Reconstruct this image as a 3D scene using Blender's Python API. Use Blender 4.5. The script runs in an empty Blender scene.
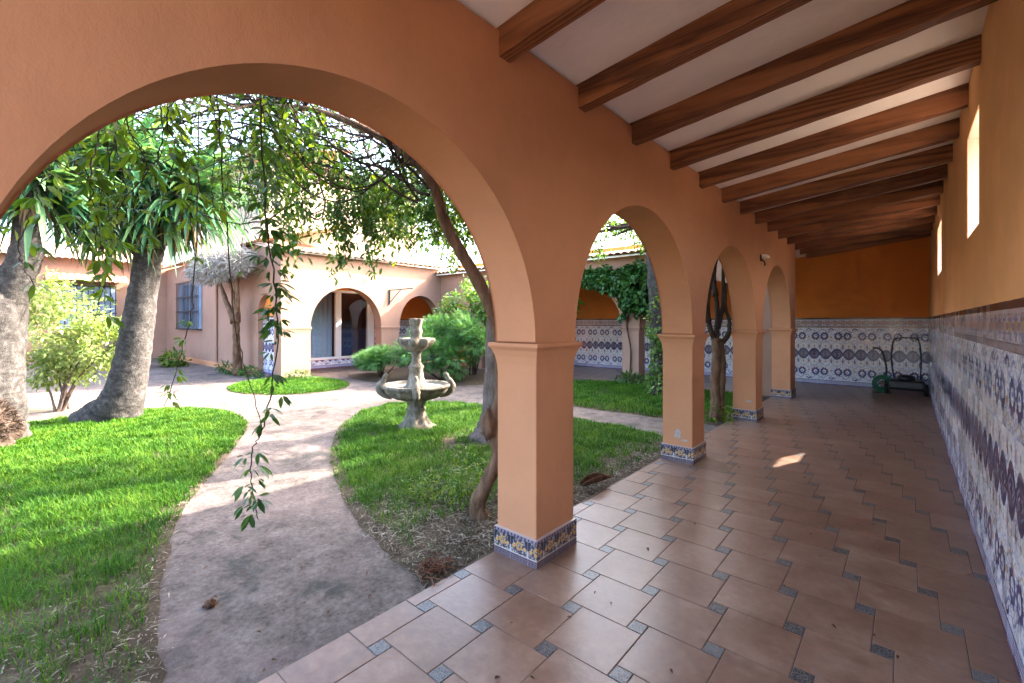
import bpy, bmesh, math, random
import numpy as np
from mathutils import Vector, Matrix, noise as mnoise

random.seed(7)
rng = np.random.default_rng(7)
PI = math.pi
scene = bpy.context.scene
COL = scene.collection

# ------------------------------------------------------------------ materials
class E:
    """tiny expression -> Math node helper"""
    nt = None
    def __init__(s, v): s.v = v
    @staticmethod
    def _m(op, *a):
        n = E.nt.nodes.new('ShaderNodeMath'); n.operation = op
        for i, x in enumerate(a):
            x = x.v if isinstance(x, E) else x
            if isinstance(x, (int, float)): n.inputs[i].default_value = float(x)
            else: E.nt.links.new(x, n.inputs[i])
        return E(n.outputs[0])
    def __add__(s, o): return E._m('ADD', s, o)
    __radd__ = __add__
    def __sub__(s, o): return E._m('SUBTRACT', s, o)
    def __rsub__(s, o): return E._m('SUBTRACT', o, s)
    def __mul__(s, o): return E._m('MULTIPLY', s, o)
    __rmul__ = __mul__
    def __truediv__(s, o): return E._m('DIVIDE', s, o)
    def lt(s, o): return E._m('LESS_THAN', s, o)
    def gt(s, o): return E._m('GREATER_THAN', s, o)
    def abs(s): return E._m('ABSOLUTE', s)
    def mod(s, o): return E._m('FLOORED_MODULO', s, o)
    def floor(s): return E._m('FLOOR', s)
    def sqrt(s): return E._m('SQRT', s)
    def sin(s): return E._m('SINE', s)
    def cos(s): return E._m('COSINE', s)
    def mn(s, o): return E._m('MINIMUM', s, o)
    def mx(s, o): return E._m('MAXIMUM', s, o)
def atan2(a, b): return E._m('ARCTAN2', a, b)
def hyp(a, b): return (a * a + b * b).sqrt()
def between(x, a, b): return x.gt(a) * x.lt(b)

def sock(x): return x.v if isinstance(x, E) else x

class Mat:
    def __init__(s, name, rough=0.8, spec=0.3):
        s.m = bpy.data.materials.new(name); s.m.use_nodes = True
        s.nt = s.m.node_tree; E.nt = s.nt
        s.b = s.nt.nodes['Principled BSDF']
        s.b.inputs['Roughness'].default_value = rough
        s.b.inputs['Specular IOR Level'].default_value = spec
        s.out = s.nt.nodes['Material Output']
    def N(s, t): return s.nt.nodes.new(t)
    def L(s, a, b): s.nt.links.new(sock(a), b)
    def coord(s, kind='Object'):
        n = s.N('ShaderNodeTexCoord'); return n.outputs[kind]
    def geo(s, k): return s.N('ShaderNodeNewGeometry').outputs[k]
    def noise(s, vec, scale, detail=4, rough=0.55, out='Fac'):
        n = s.N('ShaderNodeTexNoise'); n.inputs['Scale'].default_value = scale
        n.inputs['Detail'].default_value = detail; n.inputs['Roughness'].default_value = rough
        s.L(vec, n.inputs['Vector']); return n.outputs[out]
    def scale(s, vec, xyz):
        n = s.N('ShaderNodeMapping'); n.inputs['Scale'].default_value = xyz
        s.L(vec, n.inputs['Vector']); return n.outputs[0]
    def ramp(s, fac, stops):
        n = s.N('ShaderNodeValToRGB'); cr = n.color_ramp
        while len(cr.elements) < len(stops): cr.elements.new(0.5)
        for e, (p, c) in zip(cr.elements, stops):
            e.position = p; e.color = (*c, 1) if len(c) == 3 else c
        s.L(fac, n.inputs[0]); return n.outputs[0]
    def mix(s, fac, a, b, mode='MIX'):
        n = s.N('ShaderNodeMixRGB'); n.blend_type = mode
        for i, x in ((0, fac), (1, a), (2, b)):
            x = sock(x)
            if isinstance(x, (int, float)): n.inputs[i].default_value = x if i == 0 else (x, x, x, 1)
            elif isinstance(x, tuple): n.inputs[i].default_value = (*x[:3], 1)
            else: s.L(x, n.inputs[i])
        return n.outputs[0]
    def base(s, c):
        c = sock(c)
        if isinstance(c, tuple): s.b.inputs['Base Color'].default_value = (*c, 1)
        else: s.L(c, s.b.inputs['Base Color'])
    def bump(s, h, strength=0.3, dist=0.01):
        n = s.N('ShaderNodeBump'); n.inputs['Strength'].default_value = strength
        n.inputs['Distance'].default_value = dist
        s.L(h, n.inputs['Height']); s.L(n.outputs[0], s.b.inputs['Normal'])

def mat_plain(name, c, rough=0.6, spec=0.3, var=0.15, sc=6, bump=0.0, metal=0):
    m = Mat(name, rough, spec); o = m.coord()
    n = m.noise(o, sc, 5)
    m.base(m.ramp(n, [(0.25, tuple(x * (1 - var) for x in c)), (0.75, tuple(min(1, x * (1 + var)) for x in c))]))
    m.b.inputs['Metallic'].default_value = metal
    if bump: m.bump(m.noise(o, sc * 8, 6), bump, 0.01)
    return m.m

def mat_stucco(name, c, stain=(0.5, 0.42, 0.36), amount=0.25):
    m = Mat(name, 0.88, 0.15); o = m.coord()
    n1 = m.noise(o, 0.9, 5, 0.6); n2 = m.noise(o, 7, 6, 0.6)
    col = m.ramp(n1, [(0.3, tuple(x * 0.85 for x in c)), (0.7, tuple(x * 1.10 for x in c))])
    col = m.mix(m.ramp(n2, [(0.45, (0, 0, 0)), (0.8, (amount,) * 3)]), col, tuple(a * b * 1.3 for a, b in zip(c, stain)) if False else tuple(x * 0.8 for x in c))
    # a few scuffs and paler worn spots
    n3 = m.noise(o, 2.3, 8, 0.7)
    col = m.mix(m.ramp(n3, [(0.62, (0, 0, 0)), (0.75, (0.42,) * 3)]), col, tuple(min(1, x * 1.15 + 0.03) for x in c))
    m.base(col)
    # trowel marks, hairline cracks
    v = m.N('ShaderNodeTexVoronoi'); v.feature = 'DISTANCE_TO_EDGE'; v.inputs['Scale'].default_value = 0.8
    m.L(m.mix(0.35, o, m.noise(o, 3.5, 5, 0.7, 'Color')), v.inputs['Vector'])
    gate = E(m.noise(o, 0.55, 2)).gt(0.60)
    crack = E(v.outputs['Distance']).lt(0.0035) * gate
    m.base(m.mix(crack * 0.0, col, tuple(x * 0.45 for x in c)))
    fine = E(m.noise(o, 130, 3)); mid = E(m.noise(m.scale(o, (1, 1, 0.6)), 9, 5, 0.6)); big = E(m.noise(o, 2.2, 3))
    m.bump(fine * 0.2 + mid * 1.0 + big * 1.8, 0.5, 0.008)
    return m.m

def mat_leaf(name, dark, mid, light, rough=0.45, trans=0.35, clump=2.0):
    dark, mid, light = [tuple(x * 0.84 for x in q) for q in (dark, mid, light)]
    m = Mat(name, rough, 0.15 if name == 'grass_blades' else 0.35); o = m.coord()
    r = E(m.geo('Random Per Island')); n = E(m.noise(o, clump, 3))
    f = r * 0.6 + n * 0.9 - 0.25
    col = m.ramp(f, [(0.05, dark), (0.5, mid), (0.95, light)])
    m.base(col)
    t = m.N('ShaderNodeBsdfTranslucent')
    tc = m.mix(1.0, col, (1.5, 1.45, 0.7), 'MULTIPLY'); m.L(tc, t.inputs['Color'])
    mx = m.N('ShaderNodeMixShader'); mx.inputs[0].default_value = trans
    m.L(m.b.outputs[0], mx.inputs[1]); m.L(t.outputs[0], mx.inputs[2])
    m.L(mx.outputs[0], m.out.inputs['Surface'])
    return m.m

def mat_bark(name, a, b, c, sc=9, stretch=(1, 1, 0.35), bump=0.8):
    a, b, c = [tuple(x * 0.84 for x in q) for q in (a, b, c)]
    m = Mat(name, 0.9, 0.15); o = m.coord()
    v = m.scale(o, stretch)
    n = m.noise(v, sc, 8, 0.65); n2 = m.noise(o, 2.2, 4)
    col = m.ramp(n, [(0.3, a), (0.52, b), (0.72, c)])
    col = m.mix(m.ramp(n2, [(0.4, (0, 0, 0)), (0.7, (0.5,) * 3)]), col, tuple(x * 0.6 for x in b))
    m.base(col)
    m.bump(E(n) + E(m.noise(v, sc * 6, 5)) * 0.4, bump, 0.03)
    return m.m

def uv_uw(m):
    sp = m.N('ShaderNodeSeparateXYZ'); m.L(m.coord('UV'), sp.inputs[0])
    return E(sp.outputs[0]), E(sp.outputs[1])

def mat_dado():
    """glazed tile wainscot; UV.x = metres along the wall, UV.y = metres below the top edge"""
    m = Mat('glazed_dado_tiles', 0.22, 0.5)
    u, w = uv_uw(m)
    uvv = m.coord('UV')
    nz = E(m.noise(uvv, 55, 3)); nb = E(m.noise(uvv, 3, 4))
    wob = (nz - 0.5) * 0.018
    s0 = (w - 0.862).abs()
    u1 = u + wob; s1 = s0 + wob
    white = (0.83, 0.825, 0.85); blue = (0.018, 0.026, 0.15); mid = (0.10, 0.15, 0.43)
    ochre = (0.50, 0.29, 0.09); purple = (0.07, 0.03, 0.05); red = (0.40, 0.09, 0.05)
    # ground: thin blue-grey scrollwork on white glaze
    vor = m.N('ShaderNodeTexVoronoi'); vor.feature = 'DISTANCE_TO_EDGE'; vor.inputs['Scale'].default_value = 26
    m.L(uvv, vor.inputs['Vector'])
    scr = E(vor.outputs['Distance']).lt(0.10)
    col = m.mix(scr * 0.5, white, mid)
    # scrolling stems
    st = ((s1 - 0.55 - (u * (2 * PI / 0.225)).sin() * 0.035).abs()).lt(0.010)
    col = m.mix(st * 0.8, col, (0.16, 0.20, 0.40))
    st = ((s1 - 0.31 - (u * (2 * PI / 0.15)).cos() * 0.02).abs()).lt(0.008)
    col = m.mix(st * 0.7, col, ochre)
    # white florets
    c = (u1.mod(0.225) - 0.1125)
    dy = s1 - 0.19
    r = hyp(c, dy); th = atan2(dy, c)
    rr = 0.088 + (th * 8).cos() * 0.010
    fl = (r - rr).lt(0)
    col = m.mix(fl, col, (0.74, 0.72, 0.70))
    edge = ((r - rr).abs()).lt(0.007)
    col = m.mix(edge * 0.65, col, mid)
    col = m.mix(((th * 8).cos().gt(0.75)) * between(r, 0.03, 0.075) * 0.35, col, mid)
    col = m.mix(r.lt(0.02), col, (0.30, 0.22, 0.25))
    # plumes between florets
    c2 = ((u1 + 0.1125).mod(0.225) - 0.1125).abs()
    pl = (c2 / 0.018 + (s1 - 0.17).abs() / 0.09).lt(1)
    col = m.mix(pl, col, (0.25, 0.10, 0.11))
    # paired rings with a little bird inside
    c = ((u1.mod(0.45) - 0.225).abs() - 0.088)
    dy = s1 - 0.425
    r = hyp(c, dy * 0.88); th = atan2(dy, c)
    ring = between(r, 0.038, 0.074)
    spikes = between(r, 0.060, 0.088) * (th * 10).cos().gt(0.2)
    col = m.mix(r.lt(0.06), col, (0.72, 0.70, 0.68))
    col = m.mix(ring.mx(spikes), col, blue)
    bird = hyp(c + 0.008, (dy - 0.012) * 1.8).lt(0.024)
    col = m.mix(bird, col, mid)
    col = m.mix(hyp(c, dy + 0.058).lt(0.014), col, red)
    # little arches between the pairs
    c = ((u1 + 0.225).mod(0.45) - 0.225)
    r = hyp(c, s1 - 0.56)
    col = m.mix(between(r, 0.030, 0.052) * s1.gt(0.555), col, blue)
    col = m.mix(hyp(c, s1 - 0.40).lt(0.022), col, ochre)
    # lozenge chain on the middle line
    c = (u1.mod(0.225) - 0.1125).abs()
    dd = (c / 0.122) * (c / 0.122) * 0.9 + s1 / 0.135
    loz = dd.lt(1)
    col = m.mix(loz, col, (0.03, 0.022, 0.085))
    col = m.mix(between(dd, 0.42, 0.54), col, (0.22, 0.22, 0.36))
    col = m.mix(between(dd, 0.14, 0.24), col, (0.40, 0.34, 0.36))
    spike = (c / 0.022 + s1 / 0.185).lt(1)
    col = m.mix(spike, col, (0.075, 0.04, 0.09))
    # bottom border
    bb = w.gt(1.49)
    d1 = ((u + w) * (2 * PI / 0.05)).sin() * ((u - w) * (2 * PI / 0.05)).sin()
    bcol = m.mix(d1.gt(0.1), (0.50, 0.50, 0.60), (0.09, 0.12, 0.36))
    bcol = m.mix(between(w, 1.49, 1.50), bcol, blue)
    bcol = m.mix(w.gt(1.575), bcol, (0.10, 0.06, 0.16))
    col = m.mix(bb, col, bcol)
    # upper ornate band
    tb = w.lt(0.195)
    c = u1.mod(0.15) - 0.075; dy = w + wob - 0.12
    r = hyp(c, dy); th = atan2(dy, c)
    tcol = m.mix(scr * 0.55, (0.60, 0.55, 0.55), (0.20, 0.17, 0.30))
    tcol = m.mix(r.lt(0.036 + 0.0), tcol, ochre)
    tcol = m.mix(between(r, 0.028, 0.044) * (th * 6).cos().gt(-0.3), tcol, mid)
    tcol = m.mix(((c.abs() + dy.abs() - 0.068).abs()).lt(0.006), tcol, (0.12, 0.12, 0.30))
    tcol = m.mix(hyp(c.abs() - 0.075, dy).lt(0.02), tcol, (0.36, 0.12, 0.09))
    tcol = m.mix(w.lt(0.060), tcol, (0.58, 0.54, 0.58))
    tcol = m.mix(w.lt(0.040), tcol, (0.022, 0.010, 0.016))
    col = m.mix(tb, col, tcol)
    lb = between(w, 0.195, 0.238)
    lc = m.mix((u1 * (2 * PI / 0.03)).sin().gt(0.2), (0.20, 0.13, 0.13), (0.40, 0.33, 0.32))
    lc = m.mix(((w - 0.2165).abs()).gt(0.016), lc, (0.06, 0.03, 0.04))
    col = m.mix(lb, col, lc)
    # joints, hand-painted unevenness, glaze
    g = (((u + 0.0013).mod(0.15) - 0.0013).abs().lt(0.0014)).mx(((w - 0.002).mod(0.15)).lt(0.0028))
    col = m.mix(g * 0.55, col, (0.30, 0.28, 0.27))
    col = m.mix(m.ramp(nb, [(0.35, (0.0,) * 3), (0.8, (0.18,) * 3)]), col, (0.42, 0.40, 0.42))
    wn = m.N('ShaderNodeTexWhiteNoise'); wn.noise_dimensions = '2D'; cb = m.N('ShaderNodeCombineXYZ')
    m.L((u / 0.15).floor(), cb.inputs[0]); m.L(((w - 0.002) / 0.15).floor(), cb.inputs[1]); m.L(cb.outputs[0], wn.inputs['Vector'])
    tv = E(wn.outputs['Value'])
    col = m.mix(1.0, col, m.ramp(tv, [(0.0, (0.93, 0.925, 0.93)), (0.5, (0.975, 0.97, 0.97)), (1.0, (1.0, 1.0, 1.0))]), 'MULTIPLY')
    m.base(col)
    m.L(tv * 0.22 + 0.12, m.b.inputs['Roughness'])
    m.bump(g * -1 + (E(m.noise(uvv, 9, 2)) * 0.8), 0.25, 0.004)
    return m.m

def mat_plinth():
    """UV.x metres along, UV.y metres above the floor (height 0.168)"""
    m = Mat('glazed_plinth_tiles', 0.25, 0.5)
    u, w = uv_uw(m); uvv = m.coord('UV')
    wob = (E(m.noise(uvv, 70, 3)) - 0.5) * 0.014
    u1 = u + wob; w1 = w + wob
    vor = m.N('ShaderNodeTexVoronoi'); vor.feature = 'DISTANCE_TO_EDGE'; vor.inputs['Scale'].default_value = 60
    m.L(uvv, vor.inputs['Vector'])
    scr = E(vor.outputs['Distance']).lt(0.13)
    col = m.mix(scr * 0.9, (0.33, 0.285, 0.25), (0.05, 0.04, 0.05))
    c = u1.mod(0.14) - 0.07; dy = w1 - 0.10
    r = hyp(c, dy); th = atan2(dy, c)
    col = m.mix(between(r, 0.014, 0.028), col, (0.40, 0.23, 0.08))
    col = m.mix(((th * 5).cos().gt(0.3)) * between(r, 0.026, 0.050), col, (0.05, 0.046, 0.085))
    col = m.mix(hyp(c.abs() - 0.045, dy + 0.01).lt(0.012), col, (0.45, 0.26, 0.10))
    # dark vase at every second joint
    c = ((u1 + 0.07).mod(0.14) - 0.07).abs()
    col = m.mix((c - (w1 - 0.07) * 0.35).lt(0.004) * between(w1, 0.075, 0.145), col, (0.03, 0.03, 0.05))
    col = m.mix(c.lt(0.006) * w1.lt(0.09), col, (0.35, 0.36, 0.42))
    # borders
    b = w.gt(0.148); col = m.mix(b, col, m.mix((u1 * (2 * PI / 0.028)).sin().gt(0), (0.20, 0.18, 0.24), (0.055, 0.045, 0.09)))
    b = w.lt(0.045); d = ((u1 + w) * (2 * PI / 0.024)).sin() * ((u1 - w) * (2 * PI / 0.024)).sin()
    col = m.mix(b, col, m.mix(d.gt(0), (0.17, 0.125, 0.15), (0.045, 0.032, 0.05)))
    col = m.mix(between(w, 0.045, 0.049), col, (0.55, 0.50, 0.48))
    col = m.mix(w.gt(0.163), col, (0.35, 0.22, 0.20))
    g = (u + 0.0008).mod(0.14).lt(0.0016); col = m.mix(g * 0.7, col, (0.42, 0.38, 0.36))
    m.base(col); m.bump(g * -1, 0.2, 0.002)
    return m.m

def mat_tile(name, c1, c2, c3, rough=0.27):
    m = Mat(name, rough, 0.45); o = m.coord()
    at = m.N('ShaderNodeAttribute'); at.attribute_name = 'tone'; f = E(at.outputs['Fac'])
    n = E(m.noise(o, 5, 6, 0.62)); n2 = E(m.noise(o, 22, 5, 0.6))
    col = m.ramp(n * 1.0 + f * 0.16 - 0.08 + (n2 - 0.5) * 0.5, [(0.15, c1), (0.5, c2), (0.85, c3)])
    n4 = m.noise(o, 3.2, 6, 0.6)
    col = m.mix(m.ramp(n4, [(0.42, (0, 0, 0)), (0.72, (0.55,) * 3)]), col, (c1[0] * 1.15, c1[1] * 0.95, c1[2] * 0.85))
    n3 = m.noise(o, 1.1, 3, 0.55)
    col = m.mix(m.ramp(n3, [(0.48, (0, 0, 0)), (0.75, (0.4,) * 3)]), col, tuple(x * 0.62 for x in c2))
    m.base(col)
    rr = m.ramp(n, [(0.2, (rough - 0.01,) * 3), (0.8, (rough + 0.11,) * 3)]); m.L(rr, m.b.inputs['Roughness'])
    m.bump(E(m.noise(o, 40, 4)) + n * 1.5, 0.16, 0.004)
    return m.m

def mat_inset(name, c1, c2, c3, rough):
    m = Mat(name, rough, 0.45); o = m.coord()
    at = m.N('ShaderNodeAttribute'); at.attribute_name = 'tone'; f = E(at.outputs['Fac'])
    v = m.N('ShaderNodeTexVoronoi'); v.feature = 'DISTANCE_TO_EDGE'; v.inputs['Scale'].default_value = 75; m.L(o, v.inputs['Vector'])
    n = E(m.noise(o, 30, 4, 0.6))
    col = m.ramp(n * 0.7 + f * 0.5 - 0.1, [(0.15, c1), (0.5, c2), (0.9, c3)])
    col = m.mix(E(v.outputs['Distance']).lt(0.09) * 0.75, col, (0.17, 0.15, 0.14))
    m.base(col); m.bump(n, 0.2, 0.003)
    return m.m

def mat_concrete(name):
    m = Mat(name, 0.8, 0.25); o = m.coord()
    n1 = E(m.noise(o, 0.8, 7, 0.62)); n2 = E(m.noise(o, 4.5, 7, 0.7)); n3 = E(m.noise(o, 38, 4, 0.6)); n4 = E(m.noise(o, 1.7, 8, 0.72))
    col = m.ramp(n2 * 0.62 + n3 * 0.45 - 0.035, [(0.34, (0.038, 0.028, 0.023)), (0.5, (0.105, 0.081, 0.069)), (0.70, (0.195, 0.155, 0.135))])
    col = m.mix(m.ramp(n4, [(0.53, (0, 0, 0)), (0.62, (0.85,) * 3)]), col, (0.030, 0.029, 0.025))
    col = m.mix(m.ramp(n1, [(0.5, (0, 0, 0)), (0.75, (0.5,) * 3)]), col, (0.30, 0.205, 0.185))
    # stamped slate relief
    v = m.N('ShaderNodeTexVoronoi'); v.feature = 'DISTANCE_TO_EDGE'; v.inputs['Scale'].default_value = 0.55
    m.L(m.mix(0.12, o, m.noise(o, 2.5, 4, 0.6, 'Color')), v.inputs['Vector'])
    seam = E(v.outputs['Distance']).lt(0.006)
    col = m.mix(seam * 0.15, col, (0.10, 0.085, 0.075))
    specks = m.ramp(m.noise(o, 45, 3), [(0.66, (0, 0, 0)), (0.70, (0.75,) * 3)])
    col = m.mix(specks, col, (0.08, 0.06, 0.05))
    m.base(col)
    m.bump(n2 * 1.2 + n3 * 0.35 + seam * -0.2, 0.8, 0.025)
    return m.m

def mat_soil(name, a, b, c):
    a, b, c = [tuple(x * 0.8 for x in q) for q in (a, b, c)]
    m = Mat(name, 0.95, 0.1); o = m.coord()
    n = E(m.noise(o, 11, 8, 0.7)); n2 = E(m.noise(o, 60, 5, 0.7))
    m.base(m.ramp(n * 0.6 + n2 * 0.4, [(0.32, a), (0.5, b), (0.7, c)]))
    m.bump(n + n2 * 0.5, 0.9, 0.03)
    return m.m

def mat_wood():
    m = Mat('stained_beam_wood', 0.5, 0.35); o = m.coord()
    inf = m.N('ShaderNodeObjectInfo').outputs['Random']
    off = m.N('ShaderNodeCombineXYZ'); m.L(E(inf) * 9.0, off.inputs[1])
    add = m.N('ShaderNodeVectorMath'); m.L(o, add.inputs[0]); m.L(off.outputs[0], add.inputs[1])
    v = m.scale(add.outputs[0], (0.8, 9, 9))
    wv = m.N('ShaderNodeTexWave'); wv.wave_type = 'RINGS'; wv.rings_direction = 'X'
    wv.inputs['Scale'].default_value = 1.3; wv.inputs['Distortion'].default_value = 5; wv.inputs['Detail'].default_value = 4; wv.inputs['Detail Scale'].default_value = 1.1
    m.L(v, wv.inputs['Vector'])
    n = E(m.noise(m.scale(add.outputs[0], (1.2, 30, 30)), 3, 5, 0.6))
    f = E(wv.outputs['Fac']) * 0.5 + n * 0.6
    col = m.ramp(f, [(0.2, (0.05, 0.016, 0.007)), (0.45, (0.165, 0.06, 0.023)), (0.9, (0.29, 0.118, 0.048))])
    col = m.mix(m.ramp(m.noise(add.outputs[0], 2.5, 6, 0.7), [(0.58, (0, 0, 0)), (0.75, (0.45,) * 3)]), col, (0.20, 0.10, 0.06))
    m.base(col); m.bump(f, 0.35, 0.006)
    return m.m

def mat_glass(name, tint=(0.9, 0.95, 1.0), refl=0.35):
    m = Mat(name, 0.03, 0.5)
    t = m.N('ShaderNodeBsdfTransparent'); t.inputs[0].default_value = (*tint, 1)
    g = m.N('ShaderNodeBsdfGlossy'); g.inputs['Roughness'].default_value = 0.02
    fr = m.N('ShaderNodeFresnel'); fr.inputs[0].default_value = 1.5
    mx = m.N('ShaderNodeMixShader'); m.L(E(fr.outputs[0]) * 1.0 + refl * 0.25, mx.inputs[0])
    m.L(t.outputs[0], mx.inputs[1]); m.L(g.outputs[0], mx.inputs[2]); m.L(mx.outputs[0], m.out.inputs['Surface'])
    return m.m

M = {}
M['stucco'] = mat_stucco('peach_stucco', (0.48, 0.228, 0.12))
M['stucco_yellow'] = mat_stucco('ochre_stucco', (0.78, 0.45, 0.22))
M['orange'] = mat_stucco('burnt_orange_stucco', (0.68, 0.235, 0.055))
M['pink'] = mat_stucco('pink_stucco', (0.30, 0.177, 0.127))
M['reveal'] = mat_stucco('lit_reveal_plaster', (0.78, 0.64, 0.54))  # pale tone: outdoor light on the slot reveals put into the colour
M['cream'] = mat_stucco('cream_stucco', (0.40, 0.33, 0.25))
M['ceil'] = mat_plain('white_plaster', (0.90, 0.875, 0.855), 0.9, 0.1, 0.05, 1.6, 0.5)
M['wood'] = mat_wood()
M['dado'] = mat_dado()
M['plinth'] = mat_plinth()
M['tile'] = mat_tile('clay_floor_tile', (0.125, 0.062, 0.039), (0.21, 0.119, 0.079), (0.31, 0.20, 0.145))
M['inset'] = mat_inset('grey_inset_tile', (0.014, 0.0145, 0.016), (0.036, 0.037, 0.040), (0.11, 0.115, 0.115), 0.35)
M['grout'] = mat_plain('grout', (0.14, 0.095, 0.07), 0.95, 0.1, 0.3, 3)
M['concrete'] = mat_concrete('stamped_concrete')
M['soil'] = mat_soil('garden_soil', (0.045, 0.032, 0.022), (0.10, 0.073, 0.048), (0.20, 0.155, 0.11))
M['dirt'] = mat_soil('dry_dirt', (0.24, 0.18, 0.11), (0.38, 0.30, 0.19), (0.50, 0.41, 0.27))
M['earth'] = mat_soil('bare_earth', (0.16, 0.12, 0.08), (0.22, 0.17, 0.12), (0.28, 0.22, 0.16))
M['grass'] = mat_leaf('grass_blades', (0.014, 0.056, 0.003), (0.042, 0.142, 0.006), (0.165, 0.265, 0.022), 0.6, 0.22, 2.2)
M['litter'] = mat_leaf('dry_straw', (0.07, 0.05, 0.034), (0.22, 0.175, 0.125), (0.46, 0.41, 0.33), 0.8, 0.1, 3)
M['palmbark'] = mat_bark('grey_trunk_bark', (0.022, 0.019, 0.018), (0.070, 0.063, 0.060), (0.145, 0.133, 0.126), 15, (1, 1, 1.1))
M['palebark'] = mat_bark('pale_pink_bark', (0.055, 0.034, 0.027), (0.15, 0.112, 0.097), (0.27, 0.22, 0.195), 12, (1, 1, 0.4))
M['vinebark'] = mat_bark('brown_vine_bark', (0.06, 0.032, 0.02), (0.18, 0.105, 0.065), (0.30, 0.19, 0.125), 16, (1, 1, 0.25))
M['darkbark'] = mat_bark('dark_twig_bark', (0.022, 0.015, 0.012), (0.06, 0.042, 0.032), (0.12, 0.085, 0.062), 18, (1, 1, 0.3))
M['rootbark'] = mat_bark('shaggy_root_bark', (0.03, 0.018, 0.013), (0.11, 0.075, 0.058), (0.22, 0.165, 0.135), 22, (1, 1, 1), 1.0)
M['rootfibre'] = mat_leaf('dry_root_fibre', (0.03, 0.018, 0.012), (0.085, 0.055, 0.04), (0.17, 0.12, 0.09), 0.85, 0.05, 3)
M['yucca'] = mat_leaf('yucca_leaf', (0.018, 0.075, 0.042), (0.05, 0.155, 0.075), (0.22, 0.37, 0.15), 0.33, 0.3, 1.0)
M['deadleaf'] = mat_leaf('dead_yucca_leaf', (0.05, 0.03, 0.015), (0.16, 0.09, 0.04), (0.30, 0.20, 0.10), 0.7, 0.1, 1.0)
M['vine'] = mat_leaf('vine_leaf', (0.032, 0.085, 0.010), (0.10, 0.185, 0.018), (0.25, 0.31, 0.03), 0.42, 0.42, 2.0)
M['vinedark'] = mat_leaf('dark_vine_leaf', (0.018, 0.06, 0.014), (0.045, 0.12, 0.022), (0.12, 0.22, 0.035), 0.4, 0.3, 2.0)
M['ivy'] = mat_leaf('ivy_leaf', (0.014, 0.05, 0.014), (0.035, 0.115, 0.026), (0.10, 0.23, 0.04), 0.4, 0.25, 2.5)
M['lime'] = mat_leaf('lime_leaf', (0.08, 0.14, 0.03), (0.19, 0.27, 0.08), (0.42, 0.45, 0.23), 0.45, 0.4, 2.0)
M['juniper'] = mat_leaf('juniper_spray', (0.022, 0.085, 0.022), (0.075, 0.21, 0.05), (0.20, 0.40, 0.10), 0.5, 0.25, 3.0)
M['shrubleaf'] = mat_leaf('glossy_shrub_leaf', (0.04, 0.10, 0.016), (0.11, 0.23, 0.035), (0.32, 0.42, 0.10), 0.35, 0.35, 2.5)
M['treeleaf'] = mat_leaf('tree_leaf', (0.03, 0.085, 0.014), (0.075, 0.18, 0.028), (0.20, 0.32, 0.06), 0.42, 0.4, 1.5)
M['greytwig'] = mat_leaf('grey_dry_twig', (0.18, 0.165, 0.15), (0.34, 0.32, 0.30), (0.52, 0.50, 0.47), 0.85, 0.05, 2.5)
M['terracotta'] = mat_plain('terracotta', (0.52, 0.27, 0.16), 0.85, 0.2, 0.35, 7, 0.4)
M['paletile'] = mat_plain('weathered_roof_tile', (0.44, 0.28, 0.20), 0.88, 0.2, 0.35, 7, 0.4)
M['stone'] = mat_bark('cast_stone', (0.07, 0.06, 0.045), (0.22, 0.193, 0.155), (0.38, 0.34, 0.285), 17, (1, 1, 0.6), 0.9)
M['iron'] = mat_plain('black_iron', (0.010, 0.010, 0.012), 0.55, 0.4, 0.3, 20, 0.1)
M['white'] = mat_plain('white_lacquer', (0.75, 0.75, 0.74), 0.4, 0.4, 0.04, 4)
M['shutter'] = mat_plain('blue_grey_shutter', (0.22, 0.29, 0.39), 0.5, 0.3, 0.12, 5)
M['curtain'] = mat_plain('pale_blue_blind', (0.72, 0.76, 0.80), 0.9, 0.1, 0.06, 5)
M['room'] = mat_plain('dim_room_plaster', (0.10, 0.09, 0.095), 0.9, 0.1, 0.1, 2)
M['bluecloth'] = mat_plain('blue_cloth', (0.05, 0.10, 0.24), 0.9, 0.1, 0.2, 5)
M['glass'] = mat_glass('window_glass')
M['winglass'] = mat_plain('dark_window_glass', (0.16, 0.22, 0.30), 0.06, 0.6, 0.2, 2)
M['plastic_green'] = mat_plain('green_hose', (0.012, 0.11, 0.05), 0.4, 0.4, 0.2, 8)
M['plastic_black'] = mat_plain('black_paint', (0.007, 0.007, 0.012), 0.35, 0.4, 0.2, 8)
M['rubber'] = mat_plain('dark_rubber', (0.007, 0.007, 0.007), 0.8, 0.2, 0.2, 10)
M['redplastic'] = mat_plain('red_paint', (0.32, 0.03, 0.02), 0.4, 0.4, 0.2, 8)
M['husk'] = mat_bark('dry_husk', (0.05, 0.025, 0.015), (0.15, 0.075, 0.045), (0.28, 0.16, 0.10), 14, (1, 1, 1))
M['redtwig'] = mat_bark('red_brown_twig', (0.08, 0.03, 0.018), (0.20, 0.085, 0.05), (0.32, 0.16, 0.10), 14, (1, 1, 1))
M['patch'] = mat_plain('bare_render_patch', (0.36, 0.31, 0.29), 0.9, 0.1, 0.3, 25, 0.5)
M['water'] = mat_plain('shallow_water', (0.20, 0.22, 0.20), 0.05, 0.5, 0.1, 3)

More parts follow.
